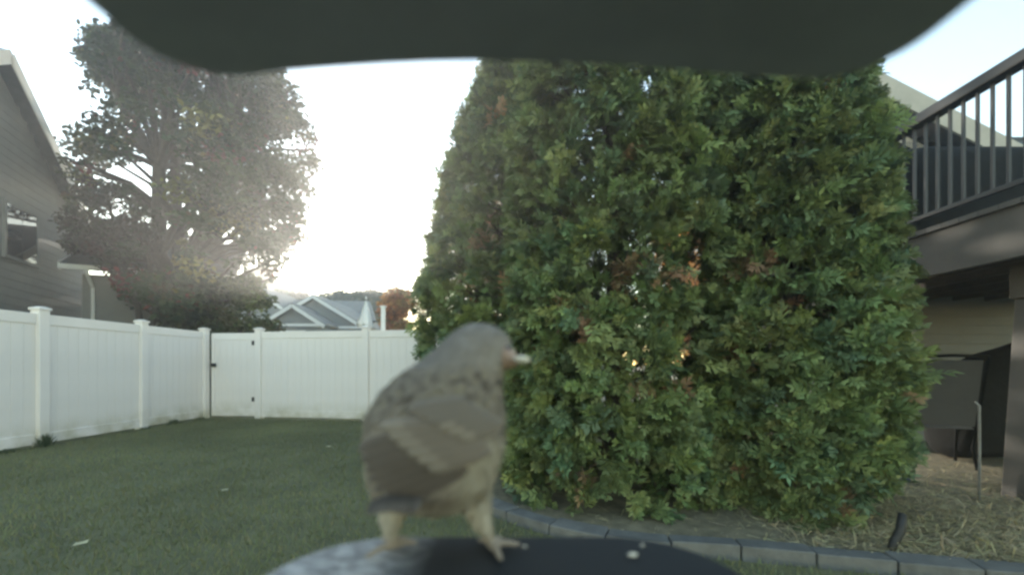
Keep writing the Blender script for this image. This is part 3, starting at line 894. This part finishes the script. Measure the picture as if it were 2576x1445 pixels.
def soft_box(name, pts_profile, xr, m, loc, label, cat, seed=0, amp=.03, rz=0, ramp=0.0):
    """draped cover: profile (y,z) polygon swept along x with sagging noise"""
    mb = MB(); n = 14; k = len(pts_profile); vs = []
    for i in range(n + 1):
        x = xr[0] + (xr[1] - xr[0]) * i / n
        e = min(i, n - i); sh = {0: .90, 1: .97}.get(e, 1.0)
        for (y, z) in pts_profile:
            q = mnoise.noise(Vector((x * 3 + seed, y * 3, z * 3)))
            vs.append((x + q * amp, y * sh + q * amp, z * (sh if z > .3 else 1) * (1 - ramp * (1 - i / n) ** 1.5) + q * amp * (1 if z > .05 else 0)))
    fs = [(i * k + c, i * k + (c + 1) % k, (i + 1) * k + (c + 1) % k, (i + 1) * k + c) for i in range(n) for c in range(k)]
    fs += [tuple(range(k))[::-1], tuple(n * k + c for c in range(k))]
    o = mb.add(vs, fs).build(name, m, None, smooth=True)
    o.location = loc; o.rotation_euler = (0, 0, rz)
    sb = o.modifiers.new('sub', 'SUBSURF'); sb.levels = 1; sb.render_levels = 1
    return tag(o, label, cat)
prof_c = [(-.42, 0), (-.45, .35), (-.44, .75), (-.34, .95), (0, 1.02), (.34, .95), (.44, .75), (.45, .35), (.42, 0)]
soft_box('covered_furniture', [(y, z * 1.15) for y, z in prof_c], (-1.0, 1.0), M['cover'], (5.02, 4.75, DZ), 'large black-covered furniture piece standing on the raised deck', 'furniture', 2)
# things under the deck
soft_box('covered_grill', [(y * .7, z * 1.38) for y, z in prof_c], (-.55, .55), M['cover'], (5.42, 4.85, 0.03), 'black fabric-covered grill under the deck beside the pillar', 'grill', 5, ramp=.3)
ch = empty('patio_chair', (4.42, 4.42, 0.03), R(-28))
tag(ch, 'patio chair with grey sling seat and black frame under the deck', 'chair')
MB().hexa([(-.24, -.02, .44), (.24, -.02, .44), (.24, -.005, .45), (-.24, -.005, .45), (-.23, -.22, 1.10), (.23, -.22, 1.10), (.23, -.205, 1.105), (-.23, -.205, 1.105)]).build('backrest', M['greybin'], ch)
MB().hexa([(-.24, 0, .41), (.24, 0, .41), (.24, .46, .45), (-.24, .46, .45), (-.24, 0, .425), (.24, 0, .425), (.24, .46, .465), (-.24, .46, .465)]).build('seat', M['greybin'], ch)
for sg in (-1, 1):
    MB().tube([(sg * .26, -.24, 1.14), (sg * .265, -.02, .43), (sg * .265, .10, .22), (sg * .27, .02, 0)], .015, 8).build('leg', M['cover'], ch, smooth=True)
    MB().tube([(sg * .265, -.02, .43), (sg * .265, .46, .46), (sg * .27, .50, .25), (sg * .27, .52, 0)], .015, 8).build('leg', M['cover'], ch, smooth=True)
    MB().tube([(sg * .27, -.10, .68), (sg * .29, .2, .68), (sg * .28, .44, .64), (sg * .268, .46, .46)], .017, 8).build('armrest', M['cover'], ch, smooth=True)
MB().tube([(-.26, -.24, 1.14), (0, -.245, 1.15), (.26, -.24, 1.14)], .015, 8).build('top_bar', M['cover'], ch, smooth=True)
for (nm, x, y, h, lab) in (('metal_rod', 3.62, 3.33, 0.80, 'short pale metal rod standing beside the tapered pillar'),
                           ('metal_rod', 3.62, 3.87, 1.5, 'tall thin metal rod at the right edge of the hedge')):
    o = MB().tube([(0, 0, 0), (0.004, 0, h * .5), (0, 0, h - .03), (-.03, 0, h)], [.009, .009, .009, .007], 8).build(nm, M['metal'], None, smooth=True)
    o.location = (x, y, 0); tag(o, lab, 'rod')
jb = empty('red_canister', (3.56, 3.95, 0.03))
tag(jb, 'red canister with white cap and blue base half hidden by the hedge', 'canister')
MB().tube([(0, 0, .12), (0, 0, .33), (0, 0, .37)], [.075, .075, .04], 14).build('body', M['red'], jb)
MB().tube([(0, 0, .0), (0, 0, .119)], [.078, .078], 14).build('base', mat('blue_plastic', (.06, .07, .14), .5), jb)
MB().tube([(0, 0, .371), (0, 0, .42)], [.035, .033], 12).build('cap', M['trim'], jb)
stk = MB().tube([(0.07, .02, .42 - .2), (.05, .01, .13), (.0, 0, .06), (-.03, 0, -.02)], [.02, .024, .022, .016], 8).build('leaning_stake', M['pot'], None, smooth=True)
stk.location = (2.13, 2.40, 0.03)
tag(stk, 'short dark stake leaning at the concrete edging on the right', 'stake')

# fallen leaves on the lawn
lm = MB().add([(0, 0, 0.004), (.028, .022, .012), (.06, .02, .006), (.08, 0, .016), (.06, -.02, .004), (.028, -.022, .01)], [(0, 1, 2, 3), (0, 3, 4, 5)]).mesh('fallen_leaf', mat('dry_leaf', (.42, .40, .26), .7, .15, 40))
for (x, y, d_, lab) in ((818, 1132, 0, 'pale fallen leaf on the lawn in front of the back fence'), (180, 1394, 0, 'tiny pale fallen leaf on the near lawn at lower left'),
                        (567, 1243, 0, 'faint pale fallen leaf in the middle of the lawn')):
    d_ = CAM_Z * FPX / (y - 919)
    o = place('fallen_leaf', lm, None, (*px(x, y, d_)[:2], 0.045), random.uniform(0, 6))
    tag(o, lab, 'leaf', 'fallen leaves on the lawn')

# ------------------------------------------------------------------ bird feeder round the camera
fd = empty('bird_feeder', (0, 0, 0))
tag(fd, 'dark plastic bird feeder with overhanging roof above and a tray below', 'bird feeder')
def rounded(x0, x1, y0, y1, rf, rb, n=8):
    P = []
    for (cx, cy, r, a0) in ((x1 - rf, y1 - rf, rf, 0), (x0 + rf, y1 - rf, rf, 90), (x0 + rb, y0 + rb, rb, 180), (x1 - rb, y0 + rb, rb, 270)):
        for k in range(n + 1):
            a = R(a0 + 90 * k / n)
            P.append((cx + r * math.cos(a), cy + r * math.sin(a)))
    return P
zr = CAM_Z + 0.080
def plate(name, outs, m, parent, bevel=0):
    """stack of outlines [(poly, z)] closed top and bottom"""
    mb = MB(); n = len(outs[0][0]); vs = []
    for poly, z in outs:
        vs += [(x, y, z(x, y) if callable(z) else z) for x, y in poly]
    fs = [tuple(range(n))[::-1], tuple((len(outs) - 1) * n + k for k in range(n))]
    for i in range(len(outs) - 1):
        fs += [(i * n + k, i * n + (k + 1) % n, (i + 1) * n + (k + 1) % n, (i + 1) * n + k) for k in range(n)]
    return mb.add(vs, fs).build(name, m, parent, smooth=False, bevel=bevel)
rf_o = []
_p = rounded(-.0915, .0985, -.13, .1185, .018, .01)
for i_, a_ in enumerate(_p):
    b_ = _p[(i_ + 1) % len(_p)]
    m_ = 12 if math.hypot(b_[0] - a_[0], b_[1] - a_[1]) > .05 else 1
    rf_o += [(a_[0] + (b_[0] - a_[0]) * k_ / m_, a_[1] + (b_[1] - a_[1]) * k_ / m_) for k_ in range(m_)]
rf_o = [(x_, y_ - (.0022 * max(0, 1 - ((x_ + .015) / .075) ** 2) if y_ > .1 else 0)) for x_, y_ in rf_o]
rf_i = [(x * .985, y * .985) for x, y in rf_o]
zroof = lambda x, y: zr + 0.0012 * math.cos(x * 30) - 0.002 * (x / .1) ** 2
plate('roof', [(rf_i, zroof), (rf_o, lambda x, y: zroof(x, y) + .0015), (rf_o, lambda x, y: zroof(x, y) + .009), ([(x * .8, y * .8) for x, y in rf_o], zr + .035)], M['plastic'], fd)
hs = MB().box((-.07, -.11, CAM_Z - .075), (.07, -.012, zr + .002)).build('housing', M['plastic'], fd, bevel=.008)
MB().tube([(0, -.0125, CAM_Z), (0, -.009, CAM_Z)], [.014, .0135], 24).build('lens_ring', M['rail'], hs)
MB().tube([(0, -.06, -.05), (0, -.06, CAM_Z - .085)], .019, 14).build('mounting_pole', M['rail'], fd)
ZT = CAM_Z - .080
# tray material: scratched plastic, highlights at its left end put into the colour
mt, nt, p = new_mat('tray_plastic_painted_sheen')
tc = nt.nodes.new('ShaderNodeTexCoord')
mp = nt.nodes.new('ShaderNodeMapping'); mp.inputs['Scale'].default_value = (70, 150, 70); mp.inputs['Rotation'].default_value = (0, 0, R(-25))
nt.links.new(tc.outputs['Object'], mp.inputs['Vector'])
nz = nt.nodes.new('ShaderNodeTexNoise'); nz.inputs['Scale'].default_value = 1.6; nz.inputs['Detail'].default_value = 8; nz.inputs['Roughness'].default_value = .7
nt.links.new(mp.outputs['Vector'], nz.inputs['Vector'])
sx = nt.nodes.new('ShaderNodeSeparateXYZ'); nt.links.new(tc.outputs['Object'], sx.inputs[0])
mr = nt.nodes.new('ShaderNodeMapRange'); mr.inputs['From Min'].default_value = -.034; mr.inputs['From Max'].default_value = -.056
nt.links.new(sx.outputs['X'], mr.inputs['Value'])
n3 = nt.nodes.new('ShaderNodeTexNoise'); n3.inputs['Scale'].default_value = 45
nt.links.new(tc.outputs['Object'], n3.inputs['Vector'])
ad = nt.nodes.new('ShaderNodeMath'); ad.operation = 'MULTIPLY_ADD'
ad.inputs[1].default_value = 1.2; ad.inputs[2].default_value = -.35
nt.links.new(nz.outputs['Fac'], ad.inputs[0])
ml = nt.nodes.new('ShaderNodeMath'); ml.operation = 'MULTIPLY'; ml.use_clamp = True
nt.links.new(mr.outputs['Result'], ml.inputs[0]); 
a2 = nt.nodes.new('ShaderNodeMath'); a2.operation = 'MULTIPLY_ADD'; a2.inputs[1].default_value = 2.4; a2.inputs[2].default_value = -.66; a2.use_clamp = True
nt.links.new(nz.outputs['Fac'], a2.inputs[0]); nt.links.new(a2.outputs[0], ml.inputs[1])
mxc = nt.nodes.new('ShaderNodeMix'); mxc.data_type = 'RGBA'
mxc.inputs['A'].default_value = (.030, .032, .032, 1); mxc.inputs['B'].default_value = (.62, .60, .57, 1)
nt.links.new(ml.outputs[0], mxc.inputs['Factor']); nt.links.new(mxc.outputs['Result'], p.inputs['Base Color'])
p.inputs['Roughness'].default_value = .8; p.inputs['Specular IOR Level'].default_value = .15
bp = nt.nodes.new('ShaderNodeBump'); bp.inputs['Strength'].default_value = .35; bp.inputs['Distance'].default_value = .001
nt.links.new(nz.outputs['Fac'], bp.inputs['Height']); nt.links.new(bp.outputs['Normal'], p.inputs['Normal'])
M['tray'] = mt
tr_o = rounded(-.097, .091, -.011, .2045, .045, .01, 10)
def inset(P, d):
    cx, cy = 0, .1
    return [(x - math.copysign(min(d, abs(x - cx)), x - cx), y - math.copysign(min(d, abs(y - cy)), y - cy)) for x, y in P]
zt = lambda x, y: ZT - .012 * max(0, (.15 - y) / .15) 
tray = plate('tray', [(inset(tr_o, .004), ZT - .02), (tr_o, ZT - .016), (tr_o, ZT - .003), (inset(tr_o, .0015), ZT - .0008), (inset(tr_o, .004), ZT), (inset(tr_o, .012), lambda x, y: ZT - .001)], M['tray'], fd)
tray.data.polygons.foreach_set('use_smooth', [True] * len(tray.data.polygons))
MB().bar((0, -.06, CAM_Z - .09), (0, .03, ZT - .018), .09, .012).build('tray_bracket', M['plastic'], fd)
def small_seed(loc, s_, rz, lab, fat=1.0):
    mb = MB(); vs = []; n = 8
    for i, (t, r) in enumerate(((-1, .05), (-.6, .5), (0, .75), (.5, .55), (.9, .12))):
        for k in range(n):
            a = 2 * math.pi * k / n
            vs.append((t * s_, r * s_ * .6 * fat * math.cos(a), r * s_ * .35 * fat * math.sin(a)))
    fs = [(i * n + k, i * n + (k + 1) % n, (i + 1) * n + (k + 1) % n, (i + 1) * n + k) for i in range(4) for k in range(n)] + [tuple(range(n))[::-1], tuple(4 * n + k for k in range(n))]
    o = mb.add(vs, fs).build('seed', M['seed'], None, smooth=True)
    o.location = loc; o.rotation_euler = (0.1, 0.1, rz)
    return tag(o, lab, 'seed')
def on_tray(x, y, dz=.001):
    d_ = (CAM_Z - ZT) * FPX / (y - 919)
    return (px(x, y, d_)[0], d_, ZT + dz)
small_seed(on_tray(1592, 1399), .0028, .4, 'larger pale seed bit lying on the dark tray right of the bird')
small_seed(on_tray(1616, 1375), .0016, .9, 'smaller pale seed bit at the far edge of the dark tray')
small_seed(on_tray(1320, 1378), .0012, .1, 'tiny pale seed speck on the tray beside the right foot')

# ------------------------------------------------------------------ the bird
BD = 0.186
def bp_(x, y, dy=0.0):
    k = (BD) / FPX
    return Vector(((x - 1288) * k, BD + dy, CAM_Z + (919 - y) * k))
SK = BD / FPX
bird = empty('bird', bp_(1110, 1386))
bird.location.z = ZT
tag(bird, 'small brown streaked bird seen from behind, perched on the feeder tray, head turned right', 'bird')
oBd = Vector(bird.location)
rows = [(1318, 1085, 20, .10, .012), (1300, 1085, 62, .8, .010), (1262, 1088, 128, .85, .004), (1205, 1090, 158, .86, 0), (1120, 1095, 176, .86, 0), (1045, 1098, 174, .86, .001),
        (985, 1110, 154, .88, .004), (942, 1132, 132, .9, .007), (902, 1166, 112, .93, .010), (868, 1190, 98, .95, .012), (838, 1200, 80, .95, .013), (816, 1200, 52, .95, .013), (806, 1199, 18, .9, .013)]
ys_r = [r[0] for r in rows][::-1]
def interp_rows(y):
    return [float(np.interp(y, ys_r, [r[i] for r in rows][::-1])) for i in (1, 2, 3, 4)]
mb = MB(); n = 36; vs = []
yy_l = list(np.concatenate([np.linspace(1318, 1300, 3), np.linspace(1290, 840, 46), np.linspace(830, 806, 8)]))
def sm(y):
    a = np.array([interp_rows(y + o_) for o_ in (-14, -7, 0, 7, 14)])
    if y > 1298 or y < 812: return interp_rows(y)
    return list((a * np.array([.1, .2, .4, .2, .1])[:, None]).sum(0))
for y in yy_l:
    cx, hw, tk, dy = sm(y)
    for k in range(n):
        a = 2 * math.pi * k / n
        c, s_ = math.cos(a), math.sin(a)
        P = bp_(cx + hw * c, y, dy + hw * SK * tk * s_) - oBd
        vs.append(P)
fs = [(i * n + k, i * n + (k + 1) % n, (i + 1) * n + (k + 1) % n, (i + 1) * n + k) for i in range(len(yy_l) - 1) for k in range(n)] + [tuple(range(n))[::-1], tuple((len(yy_l) - 1) * n + k for k in range(n))]
mb.add(vs, fs)
def leg_tube(pts, rr):
    mb.tube([bp_(x, y, dy) - oBd for x, y, dy in pts], [r * SK for r in rr], 12)
leg_tube([(1010, 1200, .004), (995, 1260, .003), (985, 1310, 0), (988, 1350, -.001), (986, 1378, 0)], [60, 46, 28, 14, 10])
leg_tube([(1180, 1200, .004), (1195, 1260, .003), (1212, 1305, .001), (1232, 1350, 0), (1238, 1378, 0)], [60, 44, 25, 13, 10])
zt_p = 1379
for fx, toes in ((986, ((-.0075, -.008), (.002, .011), (-.006, .010), (.0085, .006))), (1238, ((.004, -.010), (.003, .011), (.0105, .004), (-.006, .009)))):
    b = bp_(fx, zt_p) - oBd
    for (tx, ty) in toes:
        e = b + Vector((tx, ty, 0)); 
        b2 = Vector((b.x, b.y, .0022)); m1 = b.lerp(e, .5); m1.z = .0030; e.z = .0012
        mb.tube([b2, m1, e, e + Vector((tx, ty, 0)) * .22 + Vector((0, 0, .0002))], [.0019, .0016, .0013, .0004], 8)
body0 = mb.build('body_tmp', M['feather'])
rmod = body0.modifiers.new('remesh', 'REMESH'); rmod.mode = 'VOXEL'; rmod.voxel_size = 0.0008
smod = body0.modifiers.new('smooth', 'SMOOTH'); smod.factor = .5; smod.iterations = 5
dg = bpy.context.evaluated_depsgraph_get()
me = bpy.data.meshes.new_from_object(body0.evaluated_get(dg))
bpy.data.objects.remove(body0)
me.name = 'body'
me.materials.clear(); me.materials.append(M['feather'])
body = place('body', me, bird)
nv = len(me.vertices)
co = np.empty(nv * 3, np.float32); me.vertices.foreach_get('co', co); co = co.reshape(-1, 3)
nm = np.empty(nv * 3, np.float32); me.vertices.foreach_get('normal', nm); nm = nm.reshape(-1, 3)
me.polygons.foreach_set('use_smooth', [True] * len(me.polygons))
def to_px(c):
    w = c + np.array(oBd)
    return 1288 + w[:, 0] / SK, 919 - (w[:, 2] - CAM_Z) / SK
def sstep(a, b, x):
    t = np.clip((x - a) / (b - a), 0, 1); return t * t * (3 - 2 * t)
def mixc(c, d, f):
    return c * (1 - f[:, None]) + np.array(d)[None] * f[:, None]
def bird_color(c, nrm):
    X, Y = to_px(c)
    front = nrm[:, 1] > 0.35
    k = np.array([mnoise.noise(Vector((a * 900, b * 900, z * 900))) for a, b, z in c]) 
    k2 = np.array([mnoise.noise(Vector((a * 320, b * 320, z * 320))) for a, b, z in c])
    C = np.tile(np.array([.205, .185, .16]), (len(c), 1))
    # mantle mottling
    mant = sstep(1070, 1000, Y) * sstep(900, 950, Y)
    C = mixc(C, (.10, .088, .075), np.clip(k2 * 2.0, 0, 1) * mant)
    C = mixc(C, (.23, .215, .15), np.clip(-k2 * 1.4, 0, 1) * mant * .6)
    # pale right flank and left edge
    C = mixc(C, (.32, .30, .245), sstep(1130, 1190, X) * sstep(1075, 1125, Y) * .85)
    C = mixc(C, (.33, .31, .25), sstep(955, 930, X) * sstep(1120, 1170, Y) * .8)
    # head
    C = mixc(C, (.20, .19, .178), sstep(945, 905, Y) * .9)
    C = mixc(C, (.13, .122, .112), sstep(1165, 1120, X) * sstep(930, 900, Y) * .4)
    C = mixc(C, (.26, .25, .23), np.exp(-(((X - 1265) / 30) ** 2 + ((Y - 915) / 34) ** 2)) * .7)
    # vent and legs
    C = mixc(C, (.36, .34, .285), sstep(1235, 1275, Y) * .9)
    C = mixc(C, (.20, .17, .145), sstep(1325, 1360, Y) * .8)
    # chest (far side)
    C = mixc(C, (.36, .33, .27), (sstep(.2, .7, nrm[:, 1]) * sstep(850, 950, Y)) * .8)
    C = C * (1 + .10 * k[:, None])
    return np.clip(C * np.array([1.36, 1.32, 1.24]), .01, .9)
bc = bird_color(co, nm)
ca = me.color_attributes.new('col', 'FLOAT_COLOR', 'POINT')
c4 = np.ones((nv, 4), np.float32); c4[:, :3] = bc
ca.data.foreach_set('color', c4.ravel())
# contour feathers
X, Y = to_px(co)
wgt = (Y < 1330).astype(float)
wgt /= wgt.sum()
NF = 15000
ii = rng.choice(nv, NF, p=wgt)
P = co[ii] + rng.normal(0, .0003, (NF, 3)); Nn = norm(nm[ii] + rng.normal(0, .06, (NF, 3)))
down = np.tile(np.array([-0.75, -.15, -0.8]), (NF, 1))
hd = sstep(930, 890, 919 - (P[:, 2] + oBd.z - CAM_Z) / SK)
down += hd[:, None] * np.array([-.7, 0, .3])
tg = norm(down - (down * Nn).sum(-1, keepdims=True) * Nn + rng.normal(0, .14, (NF, 3)))
tg = norm(tg + Nn * rng.uniform(.0, .06, (NF, 1)))
ln = rng.uniform(.0022, .0042, NF) * (1 - .45 * hd)
FT = [(0, -.12, 0), (0, .12, 0), (.45, .24, .02), (.8, .2, 0), (1, 0, -.04), (.8, -.2, 0), (.45, -.24, .02)]
FF = [(0, 1, 2, 6), (6, 2, 3, 5)]
FT4 = [(0, -.08, 0), (0, .08, 0), (.5, .15, .02), (.5, -.15, .02), (.85, .10, 0), (.85, -.10, 0), (1.0, .02, -.03), (1.0, -.02, -.03)]
FF4 = [(0, 1, 2, 3), (3, 2, 4, 5), (5, 4, 6, 7)]
fc = bird_color(P + tg * ln[:, None] * .5, Nn) * (1 + rng.uniform(-.07, .07, (NF, 1)))
pl = scatter_mesh('plumage', FT4, FF4, P, frames(tg, Nn), ln, np.clip(fc, 0, 1), M['feather'], bird)
pl['kind'] = 'stuff'
# folded flight feathers of the near wing and the tail, laid over the back
def long_feather(a, b, w, nrm, c, name, parent):
    a, b = Vector(a), Vector(b); d = b - a; s_ = d.cross(Vector(nrm)).normalized(); up = Vector(nrm).normalized()
    mb = MB(); vs = []; N = 6
    for i in range(N + 1):
        t = i / N
        ww = w * (0.55 + .45 * math.sin(math.pi * min(1, t * .8 + .15))) * (1 if t < .8 else 1 - ((t - .8) / .2) ** 2 * .75)
        p = a + d * t + up * (.0012 * math.sin(math.pi * t))
        vs += [p - s_ * ww - up * .0003, p + up * .0004, p + s_ * ww - up * .0003]
    fs = []
    for i in range(N):
        for q in (0, 1):
            fs.append((i * 3 + q, i * 3 + q + 1, i * 3 + q + 4, i * 3 + q + 3))
    me_ = bpy.data.meshes.new(name); me_.from_pydata([tuple(v) for v in vs], [], fs)
    ca_ = me_.color_attributes.new('col', 'FLOAT_COLOR', 'POINT')
    arr = np.ones((len(vs), 4), np.float32)
    for i in range(N + 1):
        for q in range(3):
            arr[i * 3 + q, :3] = np.array(c) * (1.55 if q == 0 else (.8 if q == 1 else 1.0))
    ca_.data.foreach_set('color', arr.ravel())
    me_.materials.append(M['feather'])
    me_.polygons.foreach_set('use_smooth', [True] * len(me_.polygons))
    return place(name, me_, parent)
def surf(x, y, lift):
    cx, hw, tk, dy = sm(min(1298, max(812, y)))
    u = max(-.985, min(.985, (x - cx) / hw))
    dep = dy - hw * SK * tk * math.sqrt(1 - u * u)
    x = cx + u * hw
    p = bp_(x, y, dep) - oBd
    nrm = Vector((u, -math.sqrt(1 - u * u), 0))
    return p + nrm * lift
def wing_feather(name, parent, a, m_, b, w, lift, c_mid, c_edge, c_tip=None):
    """ribbon on the body's near side: quadratic curve a-m-b in picture units, half-width w, colours across"""
    N = 12; vs = []; cs = []
    for i in range(N + 1):
        t = i / N
        x = (1 - t) ** 2 * a[0] + 2 * t * (1 - t) * m_[0] + t * t * b[0]
        y = (1 - t) ** 2 * a[1] + 2 * t * (1 - t) * m_[1] + t * t * b[1]
        dx = 2 * (1 - t) * (m_[0] - a[0]) + 2 * t * (b[0] - m_[0]); dyv = 2 * (1 - t) * (m_[1] - a[1]) + 2 * t * (b[1] - m_[1])
        l_ = math.hypot(dx, dyv); nx_, ny_ = -dyv / l_, dx / l_
        ww = w * min(1, .55 + t * 2) * (1 if t < .75 else math.sqrt(max(0.02, 1 - ((t - .75) / .25) ** 2)))
        for q, sgn in enumerate((-1, -.72, 0, .72, 1)):
            vs.append(surf(x + nx_ * ww * sgn, y + ny_ * ww * sgn, lift * .6 + (.0005 if q == 2 else 0) - (.0004 if q in (0, 4) else 0)))
            c = np.array(c_edge if q in (0, 4) else c_mid) * (1.12 if q == 1 else (.9 if q == 2 else 1))
            if c_tip is not None and t > .72: c = np.array(c_tip) * (1 if q in (1, 2, 3) else .9)
            cs.append(c)
    fs = [(i * 5 + q, i * 5 + q + 1, i * 5 + q + 6, i * 5 + q + 5) for i in range(N) for q in range(4)]
    me_ = bpy.data.meshes.new(name); me_.from_pydata([tuple(v) for v in vs], [], fs)
    ca_ = me_.color_attributes.new('col', 'FLOAT_COLOR', 'POINT')
    arr = np.ones((len(vs), 4), np.float32); arr[:, :3] = np.array(cs)
    ca_.data.foreach_set('color', arr.ravel())
    me_.materials.append(M['feather'])
    me_.polygons.foreach_set('use_smooth', [True] * len(me_.polygons))
    return place(name, me_, parent)
wing = empty('wing'); wing.parent = bird
DK, BUF, MIDB = (.13, .112, .096), (.30, .262, .215), (.225, .196, .165)
for k in range(7):                       # flight feathers, lowest first
    f = k / 6
    wing_feather('flight_feather', wing, (1188 - 8 * k, 1150 - 15 * k), (1080 - 8 * k, 1190 - 20 * k), (1000 - 10 * k, 1246 - 22 * k), 20, .0010 + .0005 * k, DK, BUF)
for k in range(6):                       # greater coverts with pale tips
    wing_feather('wing_covert', wing, (1228 - 10 * k, 1110 - 15 * k), (1170 - 14 * k, 1122 - 15 * k), (1108 - 20 * k, 1142 - 18 * k), 17, .0042 + .0003 * k, MIDB, BUF, (.275, .245, .205))
for k in range(6):                       # shoulder coverts
    wing_feather('wing_covert', wing, (1246 - 14 * k, 1052 - 11 * k), (1210 - 16 * k, 1056 - 11 * k), (1168 - 20 * k, 1078 - 13 * k), 15, .0062 + .0003 * k, (.21, .187, .16), (.26, .23, .195), (.29, .258, .215) if k < 3 else None)
tail = empty('tail'); tail.parent = bird
for k in range(6):
    f = (k - 2.5) / 2.5
    long_feather(bp_(1050 + 22 * f, 1204, -.024) - oBd, bp_(1030 + 44 * f, 1222 + 5 * abs(f), -.032) - oBd, .0040, (0.15 * f - .1, -.5, 1), (.10, .088, .076), 'tail_feather', tail)
# beak and eye
bk = MB(); n = 12
b0 = bp_(1268, 898, .006) - oBd; b1 = bp_(1304, 912, .002) - oBd
ax = (b1 - b0).normalized()
bk.tube([b0, b0.lerp(b1, .35), b0.lerp(b1, .7), b1], [.0062, .0050, .0030, .0006], 12)
bk.build('beak', M['horn'], bird, smooth=True)
ey = MB()
ec = bp_(1276, 880, .004) - oBd
bm = bmesh.new(); bmesh.ops.create_uvsphere(bm, u_segments=14, v_segments=10, radius=.0021)
me_e = bpy.data.meshes.new('eye'); bm.to_mesh(me_e); bm.free(); me_e.materials.append(M['eye'])
me_e.polygons.foreach_set('use_smooth', [True] * len(me_e.polygons))
place('eye', me_e, bird, ec)
sd_o = small_seed(bp_(1314, 903, -.0015), .0040, .12, "white seed held in the bird's beak", 1.7)

# ------------------------------------------------------------------ haze
hz = MB().box((-45, -12, -1.0), (30, 62, 16)).build('haze', None or M['trim'])
hz.data.materials.clear()
mh = bpy.data.materials.new('haze_air'); mh.use_nodes = True
nt = mh.node_tree
for nd in list(nt.nodes):
    if nd.type == 'BSDF_PRINCIPLED': nt.nodes.remove(nd)
pv = nt.nodes.new('ShaderNodeVolumePrincipled')
pv.inputs['Color'].default_value = (.93, .94, .95, 1)
pv.inputs['Density'].default_value = 0.0075
pv.inputs['Anisotropy'].default_value = 0.62
nt.links.new(pv.outputs[0], nt.nodes['Material Output'].inputs['Volume'])
hz.data.materials.append(mh)
tag(hz, 'thin bright haze filling the air of the back garden', 'haze', kind='stuff')
